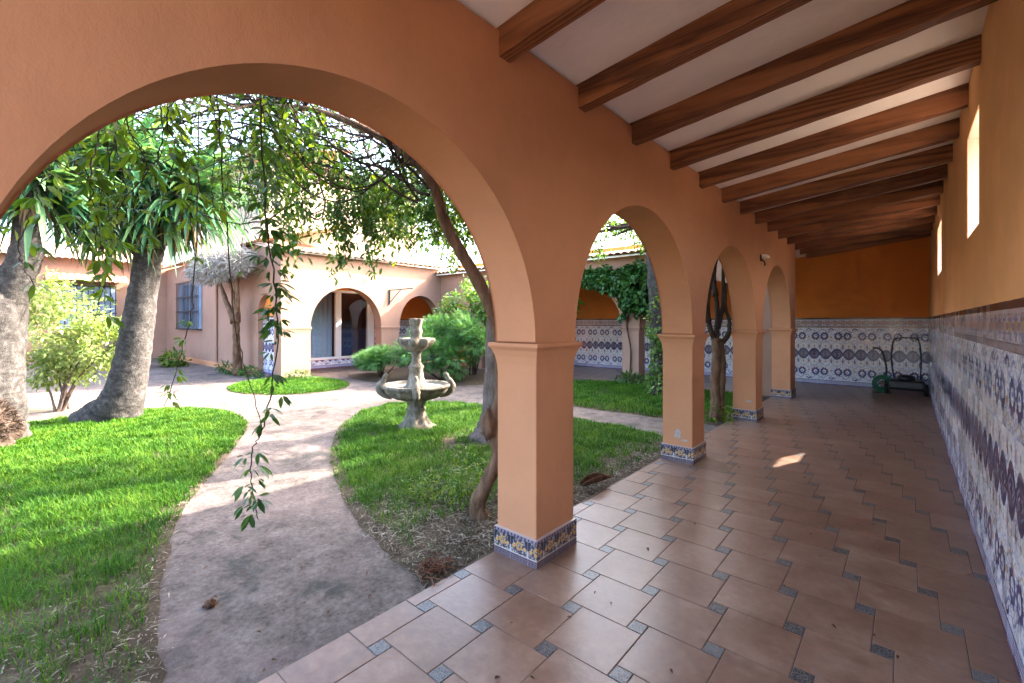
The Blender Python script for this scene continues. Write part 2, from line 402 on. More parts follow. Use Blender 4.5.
# ------------------------------------------------------------------ mesh helpers
def link_mesh(name, V, F, mat, parent=None, smooth=False, uv=None, mats=None, fm=None):
    V = [tuple(v) for v in V]
    if parent is not None:
        p = parent
        off = Vector((0, 0, 0))
        while p is not None: off += Vector(p.location); p = p.parent
        V = [(v[0] - off.x, v[1] - off.y, v[2] - off.z) for v in V]
    me = bpy.data.meshes.new(name); me.from_pydata(V, [], F); 
    if uv is not None:
        l = me.uv_layers.new(name='UVMap'); l.data.foreach_set('uv', np.array(uv, dtype=np.float32).ravel())
    if mats:
        for q in mats: me.materials.append(q)
        me.polygons.foreach_set('material_index', fm)
    else: me.materials.append(mat)
    if smooth: me.polygons.foreach_set('use_smooth', [True] * len(me.polygons))
    me.update()
    o = bpy.data.objects.new(name, me); COL.objects.link(o)
    if parent is not None: o.parent = parent
    return o

def link_np(name, V, F, mat, parent=None, smooth=False):
    """V (n,3) array, F (m,k) array of equal-size faces"""
    V = np.asarray(V, dtype=np.float32).copy(); F = np.asarray(F, dtype=np.int32)
    if parent is not None:
        p = parent
        while p is not None: V -= np.array(p.location, dtype=np.float32); p = p.parent
    me = bpy.data.meshes.new(name); k = F.shape[1]
    me.vertices.add(len(V)); me.vertices.foreach_set('co', V.ravel())
    me.loops.add(F.size); me.loops.foreach_set('vertex_index', F.ravel())
    me.polygons.add(len(F)); me.polygons.foreach_set('loop_start', np.arange(0, F.size, k, dtype=np.int32))
    me.polygons.foreach_set('loop_total', np.full(len(F), k, dtype=np.int32))
    if smooth: me.polygons.foreach_set('use_smooth', np.ones(len(F), dtype=bool))
    me.materials.append(mat); me.update(calc_edges=True); me.validate()
    o = bpy.data.objects.new(name, me); COL.objects.link(o)
    if parent is not None: o.parent = parent
    return o

def thing(name, label, cat, loc=(0, 0, 0), group=None):
    o = bpy.data.objects.new(name, None); COL.objects.link(o); o.location = loc; o.empty_display_size = 0.2
    o['label'] = label; o['category'] = cat
    if group: o['group'] = group
    return o
def tag(o, label, cat, group=None, kind=None):
    if label: o['label'] = label
    if cat: o['category'] = cat
    if group: o['group'] = group
    if kind: o['kind'] = kind
    return o
def struct(o): o['kind'] = 'structure'; return o

class MB:
    def __init__(s): s.V = []; s.F = []; s.m = []
    def add(s, V, F):
        n = len(s.V); s.V += [tuple(v) for v in V]; s.F += [tuple(i + n for i in f) for f in F]; return s
    def box(s, x0, x1, y0, y1, z0, z1):
        v = [(x, y, z) for x in (x0, x1) for y in (y0, y1) for z in (z0, z1)]
        return s.add(v, [(0, 1, 3, 2), (4, 6, 7, 5), (0, 4, 5, 1), (2, 3, 7, 6), (0, 2, 6, 4), (1, 5, 7, 3)])
    def prism(s, poly, a, b, axis):
        """poly: 2D outline; axis 'x': pts=(y,z), 'y': pts=(x,z), 'z': pts=(x,y)"""
        def P(p, t): return {'x': (t, p[0], p[1]), 'y': (p[0], t, p[1]), 'z': (p[0], p[1], t)}[axis]
        n = len(poly); v = [P(p, a) for p in poly] + [P(p, b) for p in poly]
        f = [tuple(range(n)), tuple(range(2 * n - 1, n - 1, -1))] + [(i, (i + 1) % n + 0, (i + 1) % n + n, i + n) for i in range(n)]
        return s.add(v, f)
    def tube(s, pts, rad, n=8, cap=True, noise=0.0, seed=0):
        pts = [Vector(p) for p in pts]; m = len(pts)
        if not hasattr(rad, '__len__'): rad = [rad] * m
        up = Vector((0.13, 0.31, 0.94)); V = []; base = len(s.V)
        t0 = (pts[1] - pts[0]).normalized()
        a = t0.cross(up); a = a.normalized() if a.length > 1e-4 else Vector((1, 0, 0))
        for i, p in enumerate(pts):
            t = (pts[min(i + 1, m - 1)] - pts[max(i - 1, 0)])
            t = t.normalized() if t.length > 1e-9 else t0
            a = (a - t * a.dot(t)); a = a.normalized() if a.length > 1e-6 else t.orthogonal().normalized()
            b = t.cross(a)
            for k in range(n):
                th = 2 * PI * k / n; d = a * math.cos(th) + b * math.sin(th)
                r = rad[i]
                if noise: r *= 1 + noise * mnoise.fractal((p + d * rad[i]) * (1.2 / max(0.05, rad[i])) + Vector((seed, 0, 0)), 1, 2, 3)
                V.append(tuple(p + d * r))
        F = [(i * n + k, i * n + (k + 1) % n, (i + 1) * n + (k + 1) % n, (i + 1) * n + k) for i in range(m - 1) for k in range(n)]
        if cap: F += [tuple(range(n - 1, -1, -1)), tuple((m - 1) * n + k for k in range(n))]
        return s.add(V, F)
    def lathe(s, prof, c, n=32, lobe=0, lobes=8):
        """prof: [(r,z[,lobe amp])]"""
        V = []; 
        for q in prof:
            r, z = q[0], q[1]; la = q[2] if len(q) > 2 else 0
            for k in range(n):
                th = 2 * PI * k / n; rr = r * (1 + la * math.cos(lobes * th))
                V.append((c[0] + rr * math.cos(th), c[1] + rr * math.sin(th), c[2] + z))
        m = len(prof)
        F = [(i * n + k, i * n + (k + 1) % n, (i + 1) * n + (k + 1) % n, (i + 1) * n + k) for i in range(m - 1) for k in range(n)]
        F += [tuple(range(n - 1, -1, -1)), tuple((m - 1) * n + k for k in range(n))]
        return s.add(V, F)
    def build(s, name, mat, parent=None, smooth=False, bevel=0, seg=2):
        o = link_mesh(name, s.V, s.F, mat, parent, smooth)
        if bevel:
            b = o.modifiers.new('bevel', 'BEVEL'); b.width = bevel; b.segments = seg; b.limit_method = 'ANGLE'; b.angle_limit = 0.9
        return o

def spline(pts, n=8):
    """Catmull-Rom through pts"""
    P = [Vector(p) for p in pts]; P = [P[0] * 2 - P[1]] + P + [P[-1] * 2 - P[-2]]; out = []
    for i in range(1, len(P) - 2):
        for k in range(n):
            t = k / n; a, b, c, d = P[i - 1], P[i], P[i + 1], P[i + 2]
            out.append(0.5 * (2 * b + (c - a) * t + (2 * a - 5 * b + 4 * c - d) * t * t + (3 * b - a - 3 * c + d) * t ** 3))
    out.append(P[-2]); return out
def lerp_r(rs, m):
    return [float(np.interp(i / (m - 1), np.linspace(0, 1, len(rs)), rs)) for i in range(m)]

def leaves_np(P, D, Nrm, L, W, fold=0.25, curl=0.25):
    """folded leaf with 2x3 quads each: returns V,F. P base point, D direction, Nrm rough normal"""
    P = np.asarray(P, float); n = len(P)
    D = np.asarray(D, float); D /= np.linalg.norm(D, axis=1, keepdims=True) + 1e-9
    Nrm = np.asarray(Nrm, float)
    S = np.cross(D, Nrm); S /= np.linalg.norm(S, axis=1, keepdims=True) + 1e-9
    U = np.cross(S, D)
    L = np.broadcast_to(np.asarray(L, float), (n,))[:, None]; W = np.broadcast_to(np.asarray(W, float), (n,))[:, None]
    prof = [(0.0, 0.10), (0.34, 0.95), (0.70, 0.86), (1.0, 0.05)]
    rows = []
    for t, w in prof:
        c = P + D * L * t - U * (L * curl * t * t)
        e = S * (W * 0.5 * w); lift = U * (W * 0.5 * w * fold)
        rows += [c + e + lift, c, c - e + lift]
    V = np.stack(rows, 1).reshape(-1, 3)
    q = []
    for r in range(3):
        a = r * 3
        q += [(a, a + 1, a + 4, a + 3), (a + 1, a + 2, a + 5, a + 4)]
    F = (np.arange(n)[:, None, None] * 12 + np.array(q)[None]).reshape(-1, 4)
    return V, F

def rand_dir(n):
    v = rng.normal(size=(n, 3)); return v / np.linalg.norm(v, axis=1, keepdims=True)

def cloud_pts(blobs, n, shell=0.5):
    """points through ellipsoid blobs (cx,cy,cz,rx,ry,rz), biased outward; returns P, outward dir"""
    w = np.array([b[3] * b[4] + b[4] * b[5] + b[3] * b[5] for b in blobs]); w = w / w.sum()
    idx = rng.choice(len(blobs), n, p=w); B = np.array(blobs)[idx]
    d = rand_dir(n); r = (shell + (1 - shell) * rng.random(n)) ** 0.6 * (0.85 + 0.3 * rng.random(n))
    P = B[:, :3] + d * B[:, 3:] * r[:, None]
    return P, d

def leaves_on(P, n_each, spread, L, W, name, mat, root, zmin=None):
    P = np.array([tuple(p) for p in P]); P = np.repeat(P, n_each, 0) + rng.normal(size=(len(P) * n_each, 3)) * spread
    if zmin is not None: P = P[P[:, 2] > zmin]
    n = len(P); D = rand_dir(n); D[:, 2] -= 0.5; N = rand_dir(n) * 0.6; N[:, 2] += 1
    V, F = leaves_np(P, D, N, L * (0.6 + 0.7 * rng.random(n)), W * (0.7 + 0.6 * rng.random(n)))
    return link_np(name, V, F, mat, root)

def leaf_cloud(name, blobs, n, L, W, mat, parent, shell=0.45, droop=0.4, zmin=None, keep=None):
    P, d = cloud_pts(blobs, n, shell)
    # carve irregular gaps with noise
    k = np.array([mnoise.noise(Vector(p) * (1.6 / max(0.25, blobs[0][3]))) + 0.5 * mnoise.noise(Vector(p) * 5) for p in P])
    P = P[k > -0.18]; d = d[k > -0.18]
    if zmin is not None:
        q = P[:, 2] > zmin; P = P[q]; d = d[q]
    if keep is not None:
        q = np.array([keep(p) for p in P]); P = P[q]; d = d[q]
    n = len(P)
    D = d * 0.7 + rand_dir(n) * 0.8; D[:, 2] -= droop
    N = rand_dir(n) * 0.6; N[:, 2] += 1
    V, F = leaves_np(P, D, N, L * (0.6 + 0.8 * rng.random(n)), W * (0.7 + 0.6 * rng.random(n)))
    return link_np(name, V, F, mat, parent)

def inside(poly, X, Y):
    x = np.asarray(X); y = np.asarray(Y); c = np.zeros(x.shape, bool); n = len(poly); j = n - 1
    for i in range(n):
        xi, yi = poly[i]; xj, yj = poly[j]
        c ^= ((yi > y) != (yj > y)) & (x < (xj - xi) * (y - yi) / (yj - yi + 1e-12) + xi); j = i
    return c
def edge_dist(poly, X, Y):
    best = np.full(np.shape(X), 1e9); n = len(poly)
    for i in range(n):
        a = np.array(poly[i]); b = np.array(poly[(i + 1) % n]); ab = b - a
        t = np.clip(((X - a[0]) * ab[0] + (Y - a[1]) * ab[1]) / (ab @ ab + 1e-12), 0, 1)
        best = np.minimum(best, np.hypot(X - a[0] - ab[0] * t, Y - a[1] - ab[1] * t))
    return best
def smooth_poly(pts, n=5, corners=()):
    P = [Vector((p[0], p[1], 0)) for p in pts]; m = len(P); out = []
    for i in range(m):
        a, b, c, d = P[i - 1], P[i], P[(i + 1) % m], P[(i + 2) % m]
        if i in corners or (i + 1) % m in corners:
            for k in range(n): out.append(tuple((b.lerp(c, k / n))[:2])); 
            continue
        for k in range(n):
            t = k / n
            q = 0.5 * (2 * b + (c - a) * t + (2 * a - 5 * b + 4 * c - d) * t * t + (3 * b - a - 3 * c + d) * t ** 3)
            out.append((q.x, q.y))
    return out

# ------------------------------------------------------------------ dimensions
WX0, WX1 = -2.03, -1.70           # arcade wall faces (courtyard, gallery)
SPR, RAD = 1.37, 1.13             # arch springing height, radius
PIL = [(-0.51, -0.07), (2.19, 2.61), (4.87, 5.26), (7.55, 7.97), (10.25, 10.75)]
DX = 0.36                         # dado face of the side wall
END = 13.2
def roofz(x): return 3.135 + 0.123 * (x + 1.70)     # ceiling underside

# ------------------------------------------------------------------ ground
gnd = MB().add([(-400, -400, -0.10), (400, -400, -0.10), (400, 400, -0.10), (-400, 400, -0.10)], [(0, 1, 2, 3)]).build('ground', M['earth']); struct(gnd)

def floor_tiles():
    L, s = 0.333, 0.081
    regions = [(-2.04, DX + 0.004, -3.4, END), (-12.65, -2.04, 10.40, END)]
    ox, oy = -1.584 - s / 2, 1.603 - s / 2
    V = []; F = []; tone = []; fm = []; g = 0.0022
    for (x0, x1, y0, y1) in regions:
        for i in range(-60, 60):
            for j in range(-60, 60):
                bx = ox + i * L - j * s; by = oy + i * s + j * L
                for kind, (ax, ay, w) in enumerate(((bx - L + s, by - L, L), (bx, by, s))):
                    a0, a1, b0, b1 = max(ax + g, x0), min(ax + w - g, x1), max(ay + g, y0), min(ay + w - g, y1)
                    if a1 - a0 < 0.012 or b1 - b0 < 0.012: continue
                    t = random.random(); zz = [random.uniform(-0.0006, 0.0006) for _ in range(4)]
                    n = len(V); c = 0.002
                    V += [(a0, b0, -0.005), (a1, b0, -0.005), (a1, b1, -0.005), (a0, b1, -0.005),
                          (a0, b0, zz[0] - 0.0015), (a1, b0, zz[1] - 0.0015), (a1, b1, zz[2] - 0.0015), (a0, b1, zz[3] - 0.0015),
                          (a0 + c, b0 + c, zz[0]), (a1 - c, b0 + c, zz[1]), (a1 - c, b1 - c, zz[2]), (a0 + c, b1 - c, zz[3])]
                    fs = [(n + 8, n + 9, n + 10, n + 11)]
                    for q in range(4):
                        p = (q + 1) % 4
                        fs += [(n + q, n + p, n + 4 + p, n + 4 + q), (n + 4 + q, n + 4 + p, n + 8 + p, n + 8 + q)]
                    F += fs; tone += [t] * 12; fm += [kind] * len(fs)
    o = link_mesh('floor', V, F, None, mats=[M['tile'], M['inset']], fm=fm)
    a = o.data.attributes.new('tone', 'FLOAT', 'POINT'); a.data.foreach_set('value', tone)
    struct(o)
    b = MB(); b.box(-2.042, DX + 0.1, -3.4, END, -0.12, -0.003); b.box(-12.66, -2.043, 10.398, END, -0.12, -0.003)
    struct(b.build('floor_bed', M['grout']))
floor_tiles()

b = MB(); b.box(-26, -2.045, -9, 10.397, -0.11, -0.012)
struct(b.build('courtyard_path', M['concrete']))

LEFT = smooth_poly([(-2.13, 0.30), (-2.33, 0.49), (-2.67, 0.53), (-3.04, 0.61), (-3.53, 0.74), (-4.0, 0.88), (-4.56, 1.12), (-5.29, 1.52), (-6.18, 1.99),
        (-6.93, 2.36), (-7.83, 2.65), (-8.68, 2.63), (-9.37, 2.30), (-9.74, 1.82), (-9.88, 1.2), (-9.80, 0.42), (-9.6, -1.5), (-8.5, -5.0), (-2.13, -5.0)], 4, (0, 16, 17, 18))
FOUNT = smooth_poly([(-2.07, 1.64), (-2.39, 1.69), (-2.76, 1.75), (-3.35, 1.9), (-4.09, 2.17), (-4.91, 2.54), (-5.73, 3.03), (-6.64, 3.76), (-7.1, 4.49),
        (-7.10, 5.01), (-6.61, 5.57), (-5.82, 5.84), (-3.77, 5.98), (-3.12, 6.0), (-2.47, 5.87), (-2.07, 5.75)], 4, (0, 14, 15))
BACK = smooth_poly([(-2.07, 6.95), (-2.9, 6.92), (-3.6, 6.91), (-4.3, 6.85), (-5.6, 6.95), (-6.6, 7.5), (-7.0, 8.6), (-6.6, 9.7), (-5.6, 10.25), (-2.07, 10.3)], 4, (0, 8, 9))
OVAL = [(-11.05 + 1.55 * math.cos(t), 4.72 + 1.25 * math.sin(t)) for t in np.linspace(0, 2 * PI, 40, endpoint=False)]
DIRT = smooth_poly([(-11.3, -1.5), (-13.3, -1.2), (-13.0, 0.63), (-12.1, 1.5), (-10.7, 1.35), (-11.0, 0.4)], 4)
BED = smooth_poly([(-12.2, 7.2), (-11.4, 6.45), (-10.2, 6.35), (-9.3, 6.55), (-8.3, 7.0), (-7.7, 8.0), (-7.9, 9.6), (-8.6, 10.35), (-12.2, 10.35)], 4, (7, 8))
def soil_patch(name, poly, mat, h=0.03, z0=-0.008):
    poly = [(p[0] + (random.gauss(0, .010) if p[0] < -2.1 else 0), p[1] + random.gauss(0, .010)) for p in poly]
    n = len(poly); cx = sum(p[0] for p in poly) / n; cy = sum(p[1] for p in poly) / n
    b = bmesh.new(); vs = [b.verts.new((p[0] , p[1], z0)) for p in poly]; f = b.faces.new(vs)
    bmesh.ops.triangulate(b, faces=[f]); bmesh.ops.subdivide_edges(b, edges=b.edges[:], cuts=2, use_grid_fill=True)
    bmesh.ops.subdivide_edges(b, edges=b.edges[:], cuts=1, use_grid_fill=True)
    X = np.array([v.co.x for v in b.verts]); Y = np.array([v.co.y for v in b.verts]); d = edge_dist(poly, X, Y)
    for v, q in zip(b.verts, d):
        v.co.z = z0 + h * min(1, q / 0.35) * (1 + 0.5 * mnoise.noise(Vector((v.co.x * 3, v.co.y * 3, 0))))
    me = bpy.data.meshes.new(name); b.to_mesh(me); b.free(); me.materials.append(mat)
    me.polygons.foreach_set('use_smooth', [True] * len(me.polygons))
    o = bpy.data.objects.new(name, me); COL.objects.link(o); struct(o); return o
for nm, p, mt in (('lawn_soil', LEFT, M['soil']), ('lawn_soil', FOUNT, M['soil']), ('lawn_soil', BACK, M['soil']), ('lawn_soil', OVAL, M['soil']), ('dirt_bed', DIRT, M['dirt']), ('planting_bed', BED, M['soil'])):
    soil_patch(nm, p, mt)

CAMP = np.array([0.0, 0.0])
def nz2(X, Y, s, o=0): return np.array([mnoise.fractal(Vector((x * s + o, y * s, o)), 1, 2, 3) for x, y in zip(X, Y)])
def grass(poly, n, label, prob, hgt=(0.04, 0.085), wid=0.0045, box=None):
    xs = [p[0] for p in poly]; ys = [p[1] for p in poly]
    x0, x1, y0, y1 = box or (min(xs), max(xs), min(ys), max(ys))
    X = rng.uniform(x0, x1, n * 3); Y = rng.uniform(y0, y1, n * 3)
    k = inside(poly, X, Y); X, Y = X[k], Y[k]
    X, Y = X[:n], Y[:n]
    d = edge_dist(poly, X, Y)
    tuft = nz2(X, Y, 5.0); big = nz2(X, Y, 1.1, 7)
    p = np.clip(prob(X, Y, d) + 0.6 * tuft + 0.5 * big, 0, 1)
    k = rng.random(len(X)) < p; X, Y, d, tuft = X[k], Y[k], d[k], tuft[k]; m = len(X)
    dist = np.hypot(X, Y)
    h = rng.uniform(hgt[0], hgt[1], m) * (1 + 0.5 * tuft) * np.clip(0.6 + d * 3, 0.6, 1); w = wid * (0.7 + 0.6 * rng.random(m)) * np.clip(dist / 4, 0.8, 2.2)
    a = rng.uniform(0, 2 * PI, m); lean = rng.uniform(0.15, 1.3, m) * h
    dx, dy = np.cos(a), np.sin(a); sx, sy = -dy, dx
    z0 = -0.008 + 0.03 * np.minimum(1, d / 0.35) - 0.004
    rows = []
    for t, ww in ((0, 1), (0.55, 0.8), (1, 0.08)):
        cx = X + dx * lean * t ** 1.7; cy = Y + dy * lean * t ** 1.7; cz = z0 + h * t * (1 - 0.25 * t * lean / h)
        rows += [np.stack([cx + sx * w * ww / 2, cy + sy * w * ww / 2, cz], 1), np.stack([cx - sx * w * ww / 2, cy - sy * w * ww / 2, cz], 1)]
    V = np.stack(rows, 1).reshape(-1, 3)
    F = (np.arange(m)[:, None, None] * 6 + np.array([(0, 1, 3, 2), (2, 3, 5, 4)])[None]).reshape(-1, 4)
    o = link_np('grass', V, F, M['grass'])
    tag(o, label, 'grass', kind='stuff'); return o

# left lawn: thin and bare toward the near corner
grass(LEFT, 170000, 'bright green lawn grass around the two big yuccas on the left', lambda X, Y, d: np.where(d < 0.05, 0.25, 0.85) - 0.62 * np.clip((X + 3.9) * 0.9, 0, 1), box=(-9.9, -2.1, -1.2, 2.7))
def fprob(X, Y, d):
    dry = np.clip(1.1 - np.hypot((X + 2.3) * 0.95, (Y - 2.1) * 0.9), 0, 1) + np.clip(0.55 - (-2.07 - X), 0, 1) * 0.9
    return np.where(d < 0.10, 0.15, 0.92) - 1.0 * np.clip(dry * 1.15, 0, 1) - np.where(np.hypot(X + 4.14, Y - 4.06) < 0.45, 0.6, 0)
grass(FOUNT, 110000, 'green lawn grass around the stone fountain', fprob)
grass(BACK, 42000, 'green lawn grass in front of the ivy covered arch', lambda X, Y, d: np.where(d < 0.08, 0.3, 0.95) - np.clip(0.6 - (-2.07 - X), 0, 1), wid=0.005)
grass(OVAL, 26000, 'small oval of lawn grass before the glazed arch', lambda X, Y, d: np.where(d < 0.04, 0.5, 1.0), wid=0.005)

def litter(poly, n, label, prob, L=(0.008, 0.075), W=0.0035):
    xs = [p[0] for p in poly]; ys = [p[1] for p in poly]
    X = rng.uniform(min(xs), max(xs), n * 2); Y = rng.uniform(min(ys), max(ys), n * 2)
    k = inside(poly, X, Y) & (rng.random(n * 2) < prob(X, Y)); X, Y = X[k], Y[k]; m = len(X)
    X = np.minimum(X + rng.normal(0, .035, m), -2.06); Y = Y + rng.normal(0, .035, m)
    d = np.where(inside(poly, X, Y), edge_dist(poly, X, Y), 0.0); a = rng.uniform(0, 2 * PI, m)
    z = -0.008 + 0.03 * np.minimum(1, d / 0.35) + np.where(d > 0, rng.uniform(0.002, 0.022, m), 0.002)
    D = np.stack([np.cos(a), np.sin(a), rng.uniform(-0.12, 0.35, m)], 1); N = rand_dir(m) * 0.5; N[:, 2] += 1
    V, F = leaves_np(np.stack([X, Y, z], 1), D, N, L[0] + (L[1] - L[0]) * rng.random(m) ** 1.8, W * rng.uniform(0.5, 2.6, m), 0.3, 0.35)
    o = link_np('dry_litter', V, F, M['litter']); tag(o, label, 'dry litter', kind='stuff')
litter(FOUNT, 48000, 'dry straw and dead leaves on the bed beside the front pillar', lambda X, Y: np.clip(1.55 - np.hypot((X + 2.3) * 0.95, (Y - 2.1) * 0.9), 0.03, 1) + 0.7 * (X > -2.6))
litter(LEFT, 60000, 'dry leaf scraps at the near edge of the left lawn', lambda X, Y: np.clip(1.0 - edge_dist(LEFT, X, Y) * 7, 0, 1) * (X > -5) + 0.5 * np.clip((X + 3.9) * 0.7, 0, 1) + np.clip(0.9 - np.hypot(X + 7.4, Y - 0.3), 0, 1))
litter(BACK, 9000, 'dry leaves along the back bed beside the rear pillars', lambda X, Y: np.clip(0.9 - (-2.07 - X), 0, 1))

# ------------------------------------------------------------------ arcade wall
def arcade_outline(y0, y1, z1, pil, spr, rad_of, seg=56):
    pts = [(y0, spr)]
    for i in range(len(pil) - 1):
        a, b = pil[i][1], pil[i + 1][0]; c = (a + b) / 2; R = (b - a) / 2; H = rad_of(R)
        if pts[-1] != (a, spr): pts.append((a, spr))
        for k in range(1, seg):
            t = PI - PI * k / seg; pts.append((c + R * math.cos(t), spr + H * math.sin(t)))
        pts.append((b, spr))
    if pts[-1][0] < y1 - 1e-6: pts.append((y1, spr))
    pts += [(y1, z1), (y0, z1)]
    return pts

def pillar_parts(root, x0, x1, y0, y1, spr, mat, plinth=True, h=0.168, flare=0.045, name='pillar'):
    """square shaft with a cavetto capital; tiled plinth is a sub-part"""
    m = MB(); e = 0.0
    prof = [(0.0, 0.0), (spr - 0.20, 0.0), (spr - 0.14, 0.004), (spr - 0.09, 0.013), (spr - 0.05, 0.027), (spr - 0.025, flare), (spr - 0.003, flare)]
    V = []
    for z, q in prof: V += [(x0 - q, y0 - q, z), (x1 + q, y0 - q, z), (x1 + q, y1 + q, z), (x0 - q, y1 + q, z)]
    n = len(prof)
    F = [(i * 4 + k, i * 4 + (k + 1) % 4, i * 4 + 4 + (k + 1) % 4, i * 4 + 4 + k) for i in range(n - 1) for k in range(4)] + [(3, 2, 1, 0), tuple((n - 1) * 4 + k for k in range(4))]
    o = m.add(V, F).build(name, mat, root, bevel=0.006)
    if plinth:
        q = 0.014; V = []; F = []; uv = []; u = 0
        C = [(x0 - q, y0 - q), (x1 + q, y0 - q), (x1 + q, y1 + q), (x0 - q, y1 + q)]
        for k in range(4):
            a, c = C[k], C[(k + 1) % 4]; w = math.dist(a, c); i = len(V)
            V += [(*a, -0.002), (*c, -0.002), (*c, h), (*a, h)]; F.append((i, i + 1, i + 2, i + 3)); uv += [(u, 0), (u + w, 0), (u + w, h), (u, h)]; u = 0.07 * (k + 1)
        i = len(V); V += [(*C[k], h) for k in range(4)] + [(x0, y0, h + 0.004), (x1, y0, h + 0.004), (x1, y1, h + 0.004), (x0, y1, h + 0.004)]
        for k in range(4):
            F.append((i + k, i + (k + 1) % 4, i + 4 + (k + 1) % 4, i + 4 + k)); uv += [(0, h - 0.002)] * 4
        link_mesh('tiled_plinth', V, F, M['plinth'], o, uv=uv)
    return o

arc = thing('arcade_wall', 'peach stucco arcade wall of round arches on square pillars beside the tiled walkway', 'arcade wall', (WX0, 5, 0))
pts = arcade_outline(-0.51, 10.75, 3.10, PIL, SPR, lambda R: 1.13)
o = MB().prism(pts, WX0, WX1, 'x').build('arch_wall', M['stucco'], arc, bevel=0.010, seg=3)
for a, b_ in PIL: pillar_parts(arc, WX0 + 0.004, WX1 - 0.004, a + 0.004, b_ - 0.004, SPR, M['stucco'])
# chipped render low on two pillars
def chip(y0, z0, w, h, seed, pts=16):
    random.seed(seed); m = MB(); out = []
    for k in range(pts):
        t = 2 * PI * k / pts; r = random.uniform(0.55, 1.0)
        out.append((y0 + w / 2 * r * math.cos(t), z0 + h / 2 * r * math.sin(t)))
    return out
m = MB().prism([(x, z) for x, z in chip(-1.86, 0.30, 0.10, 0.13, 3)], 4.87, 4.872, 'y'); m.prism(chip(-1.79, 0.235, 0.08, 0.03, 5), 4.87, 4.8718, 'y')
m.build('bare_patch', M['patch'], arc)['label'] = 'chipped grey render patch'
m = MB().prism(chip(-1.80, 0.30, 0.10, 0.05, 6), 7.55, 7.552, 'y'); m.build('bare_patch', M['patch'], arc)
random.seed(11)

# small wall light on the arcade wall
wl = thing('wall_light', 'small white and black wall light high on the arcade wall', 'wall light', (WX1, 7.9, 2.45))
MB().box(WX1, WX1 + 0.02, 7.80, 7.86, 2.44, 2.54).build('back_plate', M['iron'], wl, bevel=0.004)
MB().box(WX1 + 0.022, WX1 + 0.09, 7.80, 8.02, 2.49, 2.535).build('lamp_body', M['white'], wl, bevel=0.006)
MB().tube(spline([(WX1 + 0.02, 7.82, 2.46), (WX1 + 0.05, 7.82, 2.43), (WX1 + 0.06, 7.84, 2.40), (WX1 + 0.05, 7.86, 2.375)], 5), 0.010, 8).build('hook', M['iron'], wl)

# ------------------------------------------------------------------ side wall with slots and dado
def grid_wall(axis, p0, p1, u0, u1, z0, z1, holes):
    """solid wall from p0 to p1 along `axis` ('x' wall spans y). holes: (a,b,za,zb)"""
    us = sorted({u0, u1, *[h[0] for h in holes], *[h[1] for h in holes]}); zs = sorted({z0, z1, *[h[2] for h in holes], *[h[3] for h in holes]})
    m = MB()
    def P(p, u, z): return (p, u, z) if axis == 'x' else (u, p, z)
    def hole(u, z): return any(h[0] < u < h[1] and h[2] < z < h[3] for h in holes)
    for i in range(len(us) - 1):
        for j in range(len(zs) - 1):
            if hole((us[i] + us[i + 1]) / 2, (zs[j] + zs[j + 1]) / 2): continue
            a, b, c, d = us[i], us[i + 1], zs[j], zs[j + 1]
            m.add([P(p0, a, c), P(p0, b, c), P(p0, b, d), P(p0, a, d)], [(0, 1, 2, 3)]); m.add([P(p1, a, c), P(p1, b, c), P(p1, b, d), P(p1, a, d)], [(3, 2, 1, 0)])
    for a, b, c, d in holes + [(u0, u1, z0, z1)]:
        for (q, r) in (((a, c), (b, c)), ((b, c), (b, d)), ((b, d), (a, d)), ((a, d), (a, c))):
            m.add([P(p0, *q), P(p0, *r), P(p1, *r), P(p1, *q)], [(0, 1, 2, 3)])
    return m
def dado(parent, axis, p, u0, u1, sgn, h=1.60, th=0.014):
    """glazed panel standing `th` proud; faces toward sgn along axis"""
    q = p + sgn * th
    def P(x, u, z): return (x, u, z) if axis == 'x' else (u, x, z)
    V = [P(q, u0, 0), P(q, u1, 0), P(q, u1, h), P(q, u0, h), P(p, u0, h), P(p, u1, h), P(p, u0, 0), P(p, u1, 0)]
    F = [(0, 1, 2, 3), (3, 2, 5, 4), (0, 3, 4, 6), (1, 7, 5, 2)]
    uv = [(u0, h), (u1, h), (u1, 0), (u0, 0)] + [(u0, 0), (u1, 0), (u1, 0.005), (u0, 0.005)] + [(u0, h), (u0, 0), (u0, 0), (u0, h)] + [(u1, h), (u1, h), (u1, 0), (u1, 0)]
    return link_mesh('tile_dado', V, F, M['dado'], parent, uv=uv)

SX = DX + 0.014
SLOTS = [(4.41, 5.21, 2.17, 2.98), (8.75, 9.80, 2.22, 2.95)]
sw = thing('side_wall', 'long ochre stucco wall with patterned tile wainscot along the walkway', 'wall', (SX, 5, 0))
grid_wall('x', SX, SX + 0.25, -0.75, END + 0.25, -0.1, 3.42, SLOTS).build('wall_body', M['stucco_yellow'], sw)
dado(sw, 'x', SX, -0.749, END - 0.001, -1)

for a, b_, c_, d_ in SLOTS:
    t = 0.006; q = MB(); q.box(SX + 0.004, SX + 0.248, a, a + t, c_, d_); q.box(SX + 0.004, SX + 0.248, b_ - t, b_, c_, d_); q.box(SX + 0.004, SX + 0.248, a + t, b_ - t, c_, c_ + t); q.box(SX + 0.004, SX + 0.248, a + t, b_ - t, d_ - t, d_)
    q.build('lit_reveal_liner', M['reveal'], sw)  # thin liner added so the reveals look lit from outside
ew = thing('end_wall', 'burnt orange end wall with blue and white tile wainscot at the far end', 'wall', (-1, END, 0))
MB().box(-14.5, SX - 0.002, END, END + 0.25, -0.1, 3.9).build('wall_body', M['orange'], ew)
dado(ew, 'y', END, -12.65, DX - 0.001, -1)

